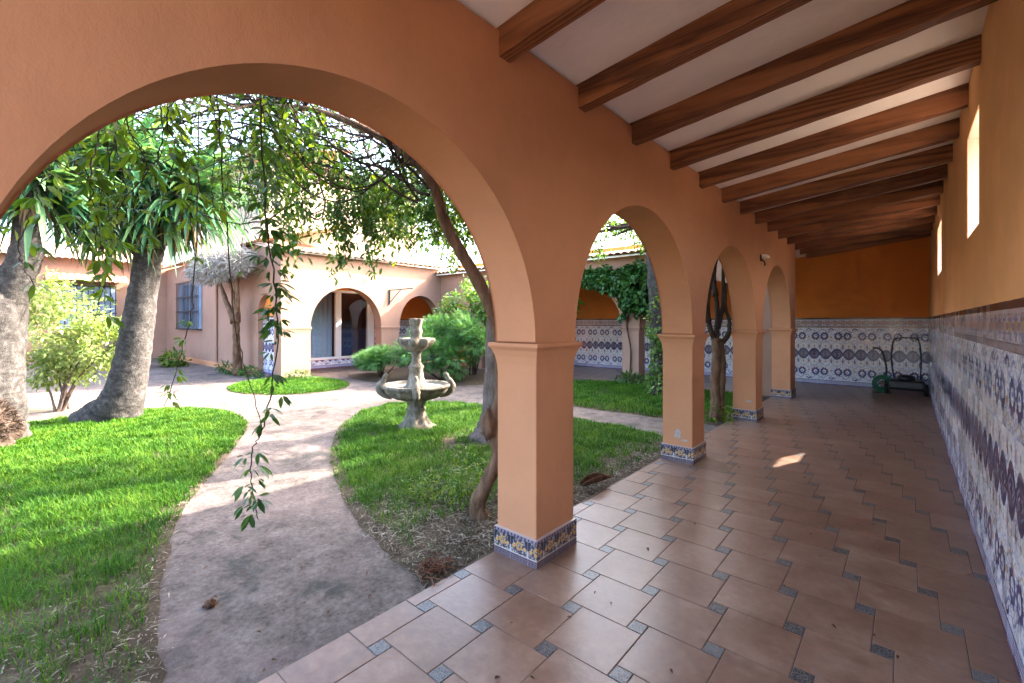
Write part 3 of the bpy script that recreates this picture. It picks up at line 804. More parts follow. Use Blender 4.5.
# socket on the dado
so = thing('wall_socket', 'small white socket on the tiled wall near the far corner', 'socket', (DX, 11.7, 0.7))
MB().box(DX - 0.012, DX - 0.0005, 11.62, 11.76, 0.66, 0.74).build('cover_plate', M['white'], so, bevel=0.003)
MB().box(DX - 0.016, DX - 0.0115, 11.66, 11.72, 0.68, 0.72).build('outlet', M['white'], so)

# ------------------------------------------------------------------ roof with beams
def corrugated(m, along, across, n_along, pitch=0.19, amp=0.045, th=0.016):
    """m MB. along: (p0,p1) eave line, across: vector from eave to ridge"""
    p0, p1 = Vector(along[0]), Vector(along[1]); ac = Vector(across); Lm = (p1 - p0).length; k = max(2, int(Lm / pitch)); s = 10
    up = (p1 - p0).cross(ac); up = up.normalized(); up = up if up.z > 0 else -up
    V = []; N = k * s
    rows = 2
    for lay in (0, 1):
        for r in range(rows):
            for i in range(N + 1):
                ph = i / s; f = abs(math.sin(PI * ph))
                f = f ** 0.7
                V.append(tuple(p0 + (p1 - p0) * (i / N) + ac * r + up * (amp * f * 1.0 - lay * th)))
    def ix(l, r, i): return (l * rows + r) * (N + 1) + i
    F = []
    for i in range(N):
        F.append((ix(0, 0, i), ix(0, 0, i + 1), ix(0, 1, i + 1), ix(0, 1, i))); F.append((ix(1, 0, i + 1), ix(1, 0, i), ix(1, 1, i), ix(1, 1, i + 1)))
        F.append((ix(1, 0, i), ix(1, 0, i + 1), ix(0, 0, i + 1), ix(0, 0, i)))
    return m.add(V, F)

rf = thing('walkway_roof', 'sloping white plastered walkway ceiling carried on dark wooden beams', 'roof', (-1, 5, 3))
xa, xb = -2.30, 0.62
V = []
for x in (xa, xb):
    for y in (-0.85, END + 0.25):
        for dz in (0, 0.16): V.append((x, y, roofz(x) + dz))
MB().add(V, [(0, 1, 3, 2), (4, 6, 7, 5), (0, 4, 5, 1), (2, 3, 7, 6), (0, 2, 6, 4), (1, 5, 7, 3)]).build('ceiling', M['ceil'], rf)
corrugated(MB(), ((-2.42, -0.95, roofz(-2.42) + 0.19), (-2.42, END + 0.25, roofz(-2.42) + 0.19)), (3.1, 0, 0.38), 0).build('roof_tiles', M['terracotta'], rf)
def beam_mesh(seed):
    random.seed(seed); m = MB(); n = 16; V = []; w = 0.047; h = 0.172
    for i in range(n + 1):
        x = -1.74 + (SX + 0.02 + 1.74) * i / n; zt = roofz(x) + 0.004
        j = lambda a: random.uniform(-a, a)
        V += [(x, -w + j(.0025), zt - h + j(.003)), (x, w + j(.0025), zt - h + j(.003)), (x, w + j(.002), zt), (x, -w + j(.002), zt)]
    F = [(i * 4 + k, i * 4 + (k + 1) % 4, i * 4 + 4 + (k + 1) % 4, i * 4 + 4 + k) for i in range(n) for k in range(4)] + [(3, 2, 1, 0), tuple(n * 4 + k for k in range(4))]
    return m.add(V, F)
protos = []
for i in range(20):
    y = 1.90 + 0.805 * (i - 3)
    if y > 13.0: break
    if i < 4:
        mb = beam_mesh(i + 40); o = mb.build('beam', M['wood'], None, bevel=0.007); o.parent = rf
        me = o.data; me.transform(Matrix.Translation(-Vector(rf.location))); protos.append(o)
    else:
        o = protos[i % 4].copy(); COL.objects.link(o); o.parent = rf
    o.location = (0, y, 0)
for i, o in enumerate([c for c in rf.children if c.name.startswith('beam')]): pass
random.seed(21)

# ------------------------------------------------------------------ back gallery (beyond the lawn)
bg = thing('back_gallery', 'peach gallery with ivy on its arches across the back of the courtyard', 'building', (-7, 10.6, 0))
bp = [(-12.65 + 0.0, -12.20), (-10.75, -10.30), (-8.06, -7.61), (-5.37, -4.92), (-2.67, -2.035)]
bp = [(-10.75, -10.30), (-8.06, -7.61), (-5.37, -4.92), (-2.25, -2.035)]
pts = arcade_outline(-12.645, -2.035, 3.12, [(-12.645, -12.31)] + bp, SPR, lambda R: min(R * 1.0, 1.12))
MB().prism(pts, 10.40, 10.75, 'y').build('arch_wall', M['pink'], bg, bevel=0.01)
for a, b_ in [(-12.645, -12.31)] + bp: pillar_parts(bg, a + 0.004, b_ - 0.004, 10.404, 10.746, SPR, M['pink'], plinth=False)
corrugated(MB(), ((-14.6, 10.12, 3.17), (-2.2, 10.12, 3.17)), (0, 3.4, 0.62), 0).build('roof_tiles', M['paletile'], bg)
MB().add([(-14.6, 10.2, 3.10), (-2.30, 10.2, 3.10), (-2.30, 13.3, 3.62), (-14.6, 13.3, 3.62), (-14.6, 10.2, 3.14), (-2.30, 10.2, 3.14), (-2.30, 13.3, 3.66), (-14.6, 13.3, 3.66)],
         [(0, 1, 2, 3), (7, 6, 5, 4), (0, 4, 5, 1), (1, 5, 6, 2), (2, 6, 7, 3), (3, 7, 4, 0)]).build('ceiling', M['ceil'], bg)

# ------------------------------------------------------------------ villa across the courtyard
vi = thing('villa', 'pink villa with a glazed arch and clay tile eaves across the courtyard', 'building', (-14, 6, 0))
FX0, FX1 = -12.65, -12.30
fo = arcade_outline(5.02, 10.398, 3.33, [(5.02, 5.80), (8.02, 8.68), (10.39, 10.398)], SPR, lambda R: min(R * 1.18, 1.13))
fo = fo[:]
m = MB().prism(fo, FX0, FX1, 'x'); m.build('front_wall', M['pink'], vi, bevel=0.012)
for a, b_ in [(5.02, 5.80), (8.02, 8.68)]:
    pillar_parts(vi, FX0 + 0.004, FX1 - 0.004, a + 0.004, b_ - 0.004, SPR, M['pink'], plinth=False, flare=0.03)
# flank wall (faces the camera) with the narrow arch
flank = [(-23.8, -0.05), (-13.83, -0.05)]
c, R = (-13.83 - 12.74) / 2, (13.83 - 12.74) / 2
flank += [(c + R * math.cos(PI - PI * k / 32), 1.72 + R * math.sin(PI - PI * k / 32)) for k in range(33)]
flank += [(-12.74, -0.05), (-12.652, -0.05), (-12.652, 3.68), (-23.8, 3.68)]
MB().prism(flank, 5.02, 5.37, 'y').build('flank_wall', M['pink'], vi, bevel=0.01)
MB().box(-23.8, -13.86, 4.99, 5.018, -0.05, 0.16).build('skirting', M['stucco'], vi, bevel=0.006)
# wing on the far left
MB().box(-24.2, -23.802, -12, 5.37, -0.05, 3.95).build('wing_wall', M['pink'], vi)
corrugated(MB(), ((-23.45, 4.9, 3.86), (-23.45, -12, 3.86)), (-3, 0, 0.9), 0).build('wing_roof_tiles', M['paletile'], vi)
corrugated(MB(), ((-23.6, 4.75, 3.70), (-12.66, 4.75, 3.70)), (0, 3.0, 0.9), 0).build('flank_roof_tiles', M['paletile'], vi)
# porch roof and upper storey
corrugated(MB(), ((-12.05, 4.80, 3.36), (-12.05, 10.40, 3.36)), (-2.6, 0, 0.62), 0).build('porch_roof_tiles', M['paletile'], vi)
MB().add([(-12.16, 4.95, 3.335), (-12.16, 10.39, 3.335), (-14.4, 10.39, 3.80), (-14.4, 4.95, 3.80), (-12.16, 4.95, 3.365), (-12.16, 10.39, 3.365), (-14.4, 10.39, 3.83), (-14.4, 4.95, 3.83)],
         [(3, 2, 1, 0), (4, 5, 6, 7), (0, 1, 5, 4), (1, 2, 6, 5), (2, 3, 7, 6), (3, 0, 4, 7)]).build('porch_ceiling', M['ceil'], vi)
MB().box(-20, -14.5, 5.4, 11.1, 3.6, 6.5).build('upper_storey', M['cream'], vi)
corrugated(MB(), ((-14.2, 5.0, 6.46), (-14.2, 11.4, 6.46)), (-3.2, 0, 0.9), 0).build('upper_roof_tiles', M['paletile'], vi)
corrugated(MB(), ((-20.4, 5.05, 6.46), (-14.25, 5.05, 6.46)), (0, 3.2, 0.9), 0).build('upper_roof_tiles', M['paletile'], vi)
MB().tube([(-14.44, 10.6, 3.75), (-14.44, 10.6, 6.4)], 0.04, 8).build('downpipe', M['cream'], vi)
# porch back wall with the sliding door
PX = -14.20
grid_wall('x', PX - 0.2, PX, 5.372, 12.9, -0.05, 3.62, [(6.30, 8.95, 0.28, 2.55)]).build('porch_wall', M['orange'], vi)
dd = MB()
def half_dado(u0, u1): return dado(vi, 'x', PX, u0, u1, 1)
half_dado(8.98, 12.9); half_dado(5.51, 6.27)
V = [(PX + 0.016, 6.27, 0), (PX + 0.016, 8.98, 0), (PX + 0.016, 8.98, 0.27), (PX + 0.016, 6.27, 0.27)]
link_mesh('tiled_riser', V, [(0, 1, 2, 3)], M['dado'], vi, uv=[(6.27, 1.6), (8.98, 1.6), (8.98, 1.33), (6.27, 1.33)])
dr = MB(); fx = (PX - 0.10, PX + 0.02)
dr.box(*fx, 6.302, 8.948, 0.282, 0.36); dr.box(*fx, 6.302, 8.948, 2.47, 2.548); dr.box(*fx, 6.302, 6.39, 0.362, 2.468); dr.box(*fx, 8.70, 8.948, 0.362, 2.468); dr.box(*fx, 7.52, 7.72, 0.362, 2.468)
dor = dr.build('sliding_door', M['white'], vi, bevel=0.008); dor['label'] = 'white framed sliding glass door'
MB().box(PX - 0.05, PX - 0.042, 6.39, 7.52, 0.36, 2.47).build('pane', M['glass'], dor)
MB().box(PX - 0.05, PX - 0.042, 7.72, 8.70, 0.36, 2.47).build('pane', M['glass'], dor)
cu = MB(); pp = [(PX - 0.24 - 0.025 * math.sin(k * 1.05), 6.32 + k * 0.025) for k in range(50)]
cu.add([(x, y, z) for z in (0.30, 2.5) for x, y in pp], [(k, k + 1, k + 51, k + 50) for k in range(49)]); cu.build('blind', M['curtain'], dor, smooth=True)
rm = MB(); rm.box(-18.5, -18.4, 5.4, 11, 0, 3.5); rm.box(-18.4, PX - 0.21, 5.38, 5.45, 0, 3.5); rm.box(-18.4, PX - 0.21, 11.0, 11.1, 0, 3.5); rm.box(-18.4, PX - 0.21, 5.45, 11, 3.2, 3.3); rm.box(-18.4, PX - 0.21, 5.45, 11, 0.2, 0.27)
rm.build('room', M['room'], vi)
MB().box(-15.6, -15.0, 8.0, 9.6, 0.28, 1.25).build('armchair_cover', M['bluecloth'], vi, bevel=0.12, seg=4)
# tiled wall seen through the narrow flank arch
nb = [(-13.828, -0.04)] + [(c + (R - 0.002) * math.cos(PI - PI * k / 32), 1.72 + (R - 0.002) * math.sin(PI - PI * k / 32)) for k in range(33)] + [(-12.742, -0.04)]
MB().prism(nb, 5.17, 5.366, 'y').build('niche_wall', M['orange'], vi)
dado(vi, 'y', 5.17, -13.825, -12.745, -1, 1.66)
MB().box(-14.195, -12.655, 5.372, 5.50, -0.05, 3.3).build('porch_end_wall', M['orange'], vi)
# windows
def window(parent, axis, p, u0, u1, z0, z1, sgn, canopy=False):
    """recess-look window: shutter panels in a frame with an iron grille box standing off the wall"""
    def bx(m, a, b, c, d, q0, q1):
        lo, hi = sorted((p + sgn * q0, p + sgn * q1))
        return m.box(lo, hi, a, b, c, d) if axis == 'x' else m.box(a, b, lo, hi, c, d)
    fr = MB(); t = 0.06
    bx(fr, u0, u1, z0, z0 + t, 0.002, 0.05); bx(fr, u0, u1, z1 - t, z1, 0.002, 0.05); bx(fr, u0, u0 + t, z0 + t, z1 - t, 0.002, 0.05); bx(fr, u1 - t, u1, z0 + t, z1 - t, 0.002, 0.05)
    mid = (u0 + u1) / 2; bx(fr, mid - 0.05, mid + 0.05, z0 + t, z1 - t, 0.002, 0.05)
    w = fr.build('window', M['shutter'], parent, bevel=0.004)
    for a, b in ((u0 + t, mid - 0.05), (mid + 0.05, u1 - t)):
        q = MB(); bx(q, a, b, z0 + t, z1 - t, 0.004, 0.02); q.build('pane', M['winglass'], w)
    ww = (u1 - u0) * 0.20
    for a, b in ((u0 + t, u0 + t + ww), (u1 - t - ww, u1 - t)):
        sh = MB(); bx(sh, a, b, z0 + t, z1 - t, 0.022, 0.045)
        for k in range(int((z1 - z0 - 0.2) / 0.07)): bx(sh, a + 0.03, b - 0.03, z0 + t + 0.04 + k * 0.07, z0 + t + 0.085 + k * 0.07, 0.046, 0.056)
        sh.build('shutter', M['shutter'], w)
    g = MB(); n = int((u1 - u0) / 0.16)
    for k in range(n + 1):
        u = u0 + (u1 - u0) * k / n; bx(g, u - 0.014, u + 0.014, z0 - 0.02, z1 + 0.02, 0.12, 0.138)
    for z in (z0 - 0.04, z0 + (z1 - z0) * 0.36, z0 + (z1 - z0) * 0.68, z1 + 0.02): bx(g, u0 - 0.03, u1 + 0.03, z, z + 0.04, 0.139, 0.155)
    for u in (u0 - 0.02, u1): bx(g, u, u + 0.02, z0 - 0.04, z0 - 0.02, 0.003, 0.138); bx(g, u, u + 0.02, z1 + 0.045, z1 + 0.065, 0.003, 0.138)
    g.build('grille', M['iron'], w)
    if canopy:
        s = MB(); bx(s, u0 - 0.15, u1 + 0.15, z0 - 0.16, z0 - 0.10, 0.002, 0.2); s.build('sill', M['terracotta'], w, bevel=0.006)
        a, b = ((p + sgn * 0.45, u0 - 0.35, z1 + 0.18), (p + sgn * 0.45, u1 + 0.35, z1 + 0.18)) if axis == 'x' else ((u0 - .35, p + sgn * .45, z1 + .18), (u1 + .35, p + sgn * .45, z1 + .18))
        corrugated(MB(), (a, b), (-sgn * 0.45, 0, 0.28) if axis == 'x' else (0, -sgn * .45, .28), 0).build('canopy', M['terracotta'], w)
    return w
window(vi, 'y', 5.02, -21.7, -18.9, 1.25, 2.95, -1)
window(vi, 'x', -23.802, 1.75, 3.35, 1.25, 2.85, 1, True)
MB().tube([(-17.25, 4.985, 0.2), (-17.25, 4.985, 3.6)], 0.035, 8).build('downpipe', M['pink'], vi)
# iron bracket on the villa front
br = thing('iron_bracket', 'black iron bracket on the pink wall between two arches', 'bracket', (FX1, 8.4, 2.4))
m = MB(); m.tube([(FX1 + 0.02, 8.30, 2.05), (FX1 + 0.02, 8.30, 2.52)], 0.025, 8); m.tube([(FX1 + 0.02, 8.30, 2.50), (FX1 + 0.35, 8.95, 2.58)], 0.018, 8); m.tube([(FX1 + 0.02, 8.30, 2.10), (FX1 + 0.18, 8.62, 2.54)], 0.014, 8)
m.build('arm', M['iron'], br)
# ledge string on the capital line is part of the pillars; porch floor
MB().box(-18.4, FX0 + 0.36, 5.40, 10.39, -0.1, 0.0) 

# ------------------------------------------------------------------ fountain
FC = (-5.20, 3.95, 0.0)
ft = thing('fountain', 'weathered grey stone tiered fountain standing on the lawn', 'fountain', FC)
m = MB(); m.lathe([(0.27, 0.0, .05), (0.26, 0.05, .08), (0.20, 0.08, .10), (0.165, 0.12, .10), (0.135, 0.20, .06), (0.118, 0.26), (0.13, 0.275), (0.13, 0.30), (0.112, 0.31), (0.118, 0.35, .05), (0.14, 0.40, .08), (0.15, 0.43, .04)], FC, 64, lobes=8)
m.build('pedestal', M['stone'], ft, smooth=True)
m = MB(); m.lathe([(0.14, 0.41), (0.24, 0.425, .012), (0.33, 0.455, .02), (0.40, 0.505, .025), (0.435, 0.555, .02), (0.44, 0.575), (0.465, 0.585), (0.475, 0.61), (0.465, 0.63), (0.43, 0.632), (0.41, 0.60), (0.33, 0.55), (0.12, 0.53)], FC, 96, lobes=16)
bs = m.build('basin', M['stone'], ft, smooth=True)
MB().lathe([(0.405, 0.592), (0.10, 0.594)], FC, 48).build('water', M['water'], bs)
for k in range(4):
    th = 0.92 + PI / 2 * k; ca, sa = math.cos(th), math.sin(th)
    prof = [(0.33, 0.435), (0.415, 0.475), (0.475, 0.53), (0.497, 0.60), (0.475, 0.655), (0.44, 0.70), (0.425, 0.745), (0.405, 0.765), (0.39, 0.75)]
    P = spline([(FC[0] + ca * r, FC[1] + sa * r, z) for r, z in prof], 4)
    MB().tube(P, lerp_r([0.012, 0.035, 0.052, 0.056, 0.044, 0.034, 0.030, 0.026, 0.014], len(P)), 10, True, 0.18, k).build('scroll', M['stone'], ft, smooth=True)
m = MB(); m.lathe([(0.16, 0.54), (0.16, 0.60), (0.135, 0.63), (0.12, 0.68, .03), (0.10, 0.72, .05), (0.092, 0.83), (0.105, 0.86), (0.105, 0.885), (0.085, 0.90), (0.068, 0.93), (0.062, 1.02), (0.072, 1.06), (0.09, 1.085), (0.075, 1.10)], FC, 40, lobes=6)
m.build('column', M['stone'], ft, smooth=True)
m = MB(); m.lathe([(0.075, 1.09), (0.13, 1.11, .03), (0.185, 1.15, .07), (0.225, 1.20, .11), (0.235, 1.24, .13), (0.225, 1.275, .13), (0.17, 1.26, .06), (0.06, 1.22)], FC, 80, lobes=8)
m.build('scalloped_bowl', M['stone'], ft, smooth=True)
m = MB(); m.lathe([(0.075, 1.20), (0.08, 1.27), (0.07, 1.31), (0.09, 1.36, .05), (0.078, 1.40), (0.072, 1.44), (0.088, 1.50, .06), (0.098, 1.545, .08), (0.075, 1.55), (0.05, 1.51)], FC, 48, lobes=7)
m.build('finial_urn', M['stone'], ft, smooth=True)

# ------------------------------------------------------------------ yuccas
def strap_leaves(n, centre, L, W, mat, name, parent, el=(-0.9, 1.3), bend=1.0, seg=7, rad=0.07):
    """rosette of folded strap leaves that arch over"""
    Vs = []; Fs = []; c = Vector(centre)
    for i in range(n):
        az = random.uniform(0, 2 * PI); e = math.asin(random.uniform(math.sin(el[0]), math.sin(el[1])))
        d = Vector((math.cos(az) * math.cos(e), math.sin(az) * math.cos(e), math.sin(e)))
        l = L * random.uniform(0.65, 1.15); w = W * random.uniform(0.75, 1.2)
        p = c + d * rad * random.uniform(0.4, 1.2); st = l / seg; base = len(Vs)
        side = d.cross(Vector((0, 0, 1))); side = side.normalized() if side.length > 0.05 else Vector((1, 0, 0))
        g = bend * random.uniform(0.5, 1.5)
        for k in range(seg + 1):
            t = k / seg; ww = w * (0.55 + 1.3 * t) if t < 0.35 else w * (1.0 - ((t - 0.35) / 0.65) ** 1.8)
            ww = max(ww, 0.0025)
            n_ = side.cross(d).normalized()
            Vs += [tuple(p + side * ww / 2 + n_ * ww * 0.22), tuple(p), tuple(p - side * ww / 2 + n_ * ww * 0.22)]
            p = p + d * st
            d = (d + Vector((0, 0, -1)) * (g * 0.30 * (t + 0.15))).normalized()
            s2 = d.cross(Vector((0, 0, 1)))
            if s2.length > 0.15: 
                s2.normalize(); side = s2 if s2.dot(side) > 0 else -s2
            else: side = (side - d * side.dot(d)).normalized()
        for k in range(seg):
            a = base + k * 3; Fs += [(a, a + 1, a + 4, a + 3), (a + 1, a + 2, a + 5, a + 4)]
    return link_np(name, Vs, Fs, mat, parent)

def trunk(root, name, pts, radii, mat, n=20, noise=0.14, sub=8, seed=0):
    P = spline(pts, sub); m = MB().tube(P, lerp_r(radii, len(P)), n, True, noise, seed)
    return m.build(name, mat, root, smooth=True)

y1 = thing('yucca_tree', 'big yucca tree with one leaning grey trunk near the path edge', 'tree', (-9.1, 1.3, 0), 'yucca trees on the left lawn')
trunk(y1, 'trunk', [(-9.20, 1.22, -0.05), (-9.16, 1.25, 0.04), (-9.08, 1.30, 0.16), (-8.98, 1.38, 0.45), (-8.88, 1.46, 1.0), (-8.80, 1.52, 1.6), (-8.72, 1.58, 2.2), (-8.68, 1.62, 2.75)],
      [0.46, 0.38, 0.32, 0.26, 0.215, 0.195, 0.18, 0.165], M['palmbark'], 40, 0.09, 8, 1)
HEADS = [((-8.55, 1.75, 3.40), 0.13), ((-8.9, 1.15, 3.30), 0.12), ((-8.2, 2.0, 3.55), 0.11), ((-8.4, 1.35, 3.85), 0.10), ((-9.3, 1.5, 3.6), 0.1), ((-8.75, 0.85, 3.75), 0.1)]
for i, (c, r) in enumerate(HEADS):
    trunk(y1, 'limb', [(-8.70, 1.60, 2.55), ((-8.70 + c[0]) / 2, (1.6 + c[1]) / 2, 3.0), c], [0.17, 0.12, 0.09], M['palmbark'], 14, 0.15, 6, i)
    strap_leaves(240, c, 1.08, 0.082, M['yucca'], 'crown', y1, (-1.3, 1.0), 0.8)
    strap_leaves(36, (c[0], c[1], c[2] - 0.15), 0.85, 0.05, M['deadleaf'], 'dead_leaves', y1, (-1.4, -0.8), 1.2)

y2 = thing('yucca_tree', 'forked yucca tree with shaggy root boss at the left edge', 'tree', (-8.3, 0, 0), 'yucca trees on the left lawn')
trunk(y2, 'trunk', [(-8.52, -0.04, -0.05), (-8.50, -0.02, 0.25), (-8.48, 0.00, 0.7), (-8.46, 0.02, 1.3), (-8.45, 0.04, 1.75), (-8.42, 0.06, 2.0)], [0.46, 0.37, 0.33, 0.32, 0.32, 0.26], M['palmbark'], 36, 0.09, 8, 3)
trunk(y2, 'limb', [(-8.42, 0.12, 1.72), (-8.25, 0.26, 2.1), (-8.18, 0.34, 2.5), (-8.22, 0.36, 3.1)], [0.22, 0.17, 0.15, 0.12], M['palmbark'], 18, 0.14, 6, 4)
trunk(y2, 'limb', [(-8.46, -0.01, 1.72), (-8.65, -0.24, 2.15), (-8.75, -0.34, 3.0)], [0.24, 0.18, 0.14], M['palmbark'], 18, 0.14, 6, 5)
for c in ((-8.20, 0.39, 3.25), (-8.80, -0.36, 3.3), (-8.50, 0.64, 3.6)):
    strap_leaves(220, c, 1.05, 0.08, M['yucca'], 'crown', y2, (-1.3, 1.0), 0.8)
    strap_leaves(28, (c[0], c[1], c[2] - 0.12), 0.6, 0.05, M['deadleaf'], 'dead_leaves', y2, (-1.3, -0.7), 1.2)
def lump(root, name, c, r, mat, seed, n=48, amp=0.22):
    m = MB(); V = []; F = []; rows = n // 2
    for i in range(rows + 1):
        ph = PI * i / rows
        for k in range(n):
            th = 2 * PI * k / n; d = Vector((math.sin(ph) * math.cos(th), math.sin(ph) * math.sin(th), math.cos(ph)))
            q = 1 + amp * mnoise.fractal(d * 2.6 + Vector((seed, 0, 0)), 0.8, 2, 5)
            V.append((c[0] + d.x * r[0] * q, c[1] + d.y * r[1] * q, c[2] + d.z * r[2] * q))
    F = [(i * n + k, i * n + (k + 1) % n, (i + 1) * n + (k + 1) % n, (i + 1) * n + k) for i in range(rows) for k in range(n)]
    return m.add(V, F).build(name, mat, root, smooth=True)
rb = lump(y2, 'root_boss', (-8.08, -0.10, 0.20), (0.34, 0.33, 0.42), M['rootbark'], 5, 64, 0.30)
# shaggy fibres on the boss
Pn = rand_dir(1800); Pn[:, 2] = np.abs(Pn[:, 2]); Cc = np.array([-8.08, -0.10, 0.18])
V, F = leaves_np(Cc + Pn * np.array([0.37, 0.35, 0.44]), Pn + rand_dir(1800) * 0.9, rand_dir(1800), 0.05 + 0.04 * rng.random(1800), 0.012, 0.3, 0.3)
link_np('root_fibres', V, F, M['rootfibre'], y2)

# ------------------------------------------------------------------ climbing vine by the front pillar
cv = thing('climbing_vine', 'thick brown twisted vine climbing behind the front pillar into a tangled canopy', 'vine', (-2.42, 2.47, 0))
main = [(-2.42, 2.47, -0.06), (-2.46, 2.44, 0.11), (-2.36, 2.45, 0.32), (-2.30, 2.50, 0.51), (-2.33, 2.47, 0.72), (-2.27, 2.50, 0.95), (-2.25, 2.47, 1.22), (-2.24, 2.42, 1.48),
        (-2.30, 2.31, 1.76), (-2.37, 2.19, 1.99), (-2.42, 2.08, 2.20), (-2.43, 2.01, 2.40), (-2.52, 1.93, 2.57), (-2.68, 1.80, 2.73), (-2.90, 1.62, 2.88), (-3.2, 1.45, 3.0), (-3.6, 1.3, 3.08)]
trunk(cv, 'stem', main, [0.075, 0.062, 0.05, 0.052, 0.046, 0.052, 0.05, 0.048, 0.046, 0.042, 0.038, 0.034, 0.03, 0.026, 0.022, 0.018, 0.012], M['vinebark'], 12, 0.22, 8, 2)
trunk(cv, 'stem', [(-2.22, 2.50, -0.05), (-2.20, 2.53, 0.3), (-2.24, 2.54, 0.6), (-2.20, 2.50, 0.9), (-2.16, 2.52, 1.3), (-2.18, 2.45, 1.8), (-2.24, 2.25, 2.3), (-2.3, 1.95, 2.7), (-2.4, 1.4, 2.9)], [0.035, 0.03, 0.028, 0.028, 0.025, 0.025, 0.02], M['darkbark'], 9, 0.2, 8, 6)
knot = lump(cv, 'knot', (-2.33, 2.43, 0.74), (0.055, 0.055, 0.11), M['vinebark'], 3, 24, 0.25)
# tangle of bare runners
tw = MB(); leafP = []; leafD = []
random.seed(5)
anch = [Vector(p) for p in main[11:]] + [Vector((-3.1, 1.9, 2.75)), Vector((-3.6, 2.3, 2.8)), Vector((-2.9, 1.2, 2.85)), Vector((-3.8, 1.6, 2.9))] + [Vector((-3.0, 2.6, 2.7)), Vector((-3.4, 3.2, 2.8))]
def runner(p, d, L, r, depth=0):
    pts = [p.copy()]; step = 0.10; n = int(L / step)
    for k in range(n):
        d = (d + Vector((random.gauss(0, .28), random.gauss(0, .28), random.gauss(0, .22))) * 0.8)
        if p.z > 3.35: d.z -= 0.35
        if p.z < 2.45 and depth < 2: d.z += 0.30
        if p.x > -2.35: d.x -= 0.6
        d.normalize(); p = p + d * step; pts.append(p.copy())
        if random.random() < 0.55: leafP.append(p.copy()); leafD.append(d.copy())
        if depth < 2 and random.random() < 0.16:
            dd = Vector((random.gauss(0, 1), random.gauss(0, 1), random.gauss(-0.2, .6))).normalized()
            runner(p.copy(), (d + dd).normalized(), L * random.uniform(.35, .6), r * 0.6, depth + 1)
    if len(pts) > 2: tw.tube(pts, lerp_r([r, r * 0.35], len(pts)), 5, False)
for k in range(92):
    a = random.choice(anch); runner(a + Vector((random.gauss(0, .06),) * 3), Vector((random.uniform(-1.2, 0.1), random.uniform(-0.9, 0.9), random.uniform(-0.1, 0.5))).normalized(), random.uniform(1.0, 2.4), random.uniform(0.005, 0.012))
tw.build('runners', M['darkbark'], cv)
def palmate(P, D, L, W, name, mat, parent, k=5, per=1):
    """a loose drooping cluster of k long leaflets on a short stalk at each node"""
    A = []; B = []; N = []; Ls = []
    for p, d in zip(P, D):
        a = random.uniform(0, 2 * PI); out = Vector((math.cos(a), math.sin(a), random.uniform(-0.5, 0.2))).normalized()
        c = Vector(p) + out * random.uniform(0.01, 0.05); s = random.uniform(0.7, 1.15)
        side = out.cross(Vector((0, 0, 1))).normalized()
        for q in range(k):
            th = (q - (k - 1) / 2) * 0.62 + random.gauss(0, .18)
            dd = out * math.cos(th) + side * math.sin(th) + Vector((random.gauss(0, .22), random.gauss(0, .22), -0.45 + random.gauss(0, .35))); dd.normalize()
            A.append(tuple(c + dd * L * 0.18)); B.append(tuple(dd)); N.append((random.gauss(0, .45), random.gauss(0, .45), 1)); Ls.append(L * s * random.uniform(.7, 1.1) * (1 - 0.2 * abs(th) / 1.5))
    V, F = leaves_np(A, B, N, np.array(Ls), np.array(Ls) * W, 0.2, 0.18)
    return link_np(name, V, F, mat, parent)
idx = [i for i in range(len(leafP)) if random.random() < 0.75]
leaves_on([leafP[i] for i in idx], 2, 0.04, 0.050, 0.019, 'leaves', M['vinedark'], cv)
# hanging fringe of leaves under the canopy
P = []; P2 = []
for c in range(50):
    cx, cy_, cz = random.uniform(-4.5, -2.8), random.uniform(1.2, 3.5), random.uniform(2.6, 3.1); cl = random.uniform(0.25, 0.85)
    for k in range(random.randint(2, 6)):
        a = Vector((cx + random.gauss(0, .07), cy_ + random.gauss(0, .07), cz)); n = int(cl * random.uniform(.5, 1.1) / 0.04)
        for q in range(n):
            a = a + Vector((random.gauss(0, .014), random.gauss(0, .014), -0.04)); (P if random.random() < .5 else P2).append(a.copy())
leaves_on(P2, 4, 0.03, 0.062, 0.024, 'leaves', M['vine'], cv)
leaves_on(P, 4, 0.03, 0.062, 0.024, 'leaves', M['vinedark'], cv)

# ------------------------------------------------------------------ hanging strands in front of the arch
def strand(label, pts, sched, L=0.062, mat='vine', r=0.0035, jitter=0.012):
    """sched: list of (t0,t1,count) ranges of leaf nodes along the strand"""
    base = pts[0]
    t = thing('hanging_vine', label, 'vine', base, 'vine strands hanging before the large arch')
    S = spline(pts, 10); S = [p + Vector((random.gauss(0, 1), random.gauss(0, 1), 0)) * jitter * 0.3 for p in S]
    MB().tube(S, lerp_r([r * 1.3, r * 0.6], len(S)), 6).build('stem', M['darkbark'], t)
    P = []; D = []
    for a, b, n in sched:
        for k in range(n):
            q = a + (b - a) * (k + random.random() * 0.6) / n; i = min(len(S) - 1, int(q * (len(S) - 1)))
            P.append(S[i]); D.append(Vector((0, 0, -1)))
    palmate(P, D, L, 0.31, 'leaves', M[mat], t, 5)
    return t
random.seed(17)
strand('longest vine strand, its leafy tip dangling low over the path', [(-2.42, 0.88, 2.85), (-2.39, 0.90, 2.10), (-2.37, 0.95, 1.46), (-2.45, 0.92, 1.0), (-2.50, 0.88, 0.85), (-2.50, 0.88, 0.68), (-2.48, 0.90, 0.50)],
       [(0.0, 0.14, 12), (0.14, 0.34, 44), (0.34, 0.52, 9), (0.66, 0.78, 4), (0.80, 0.99, 11)], 0.078, 'vinedark')
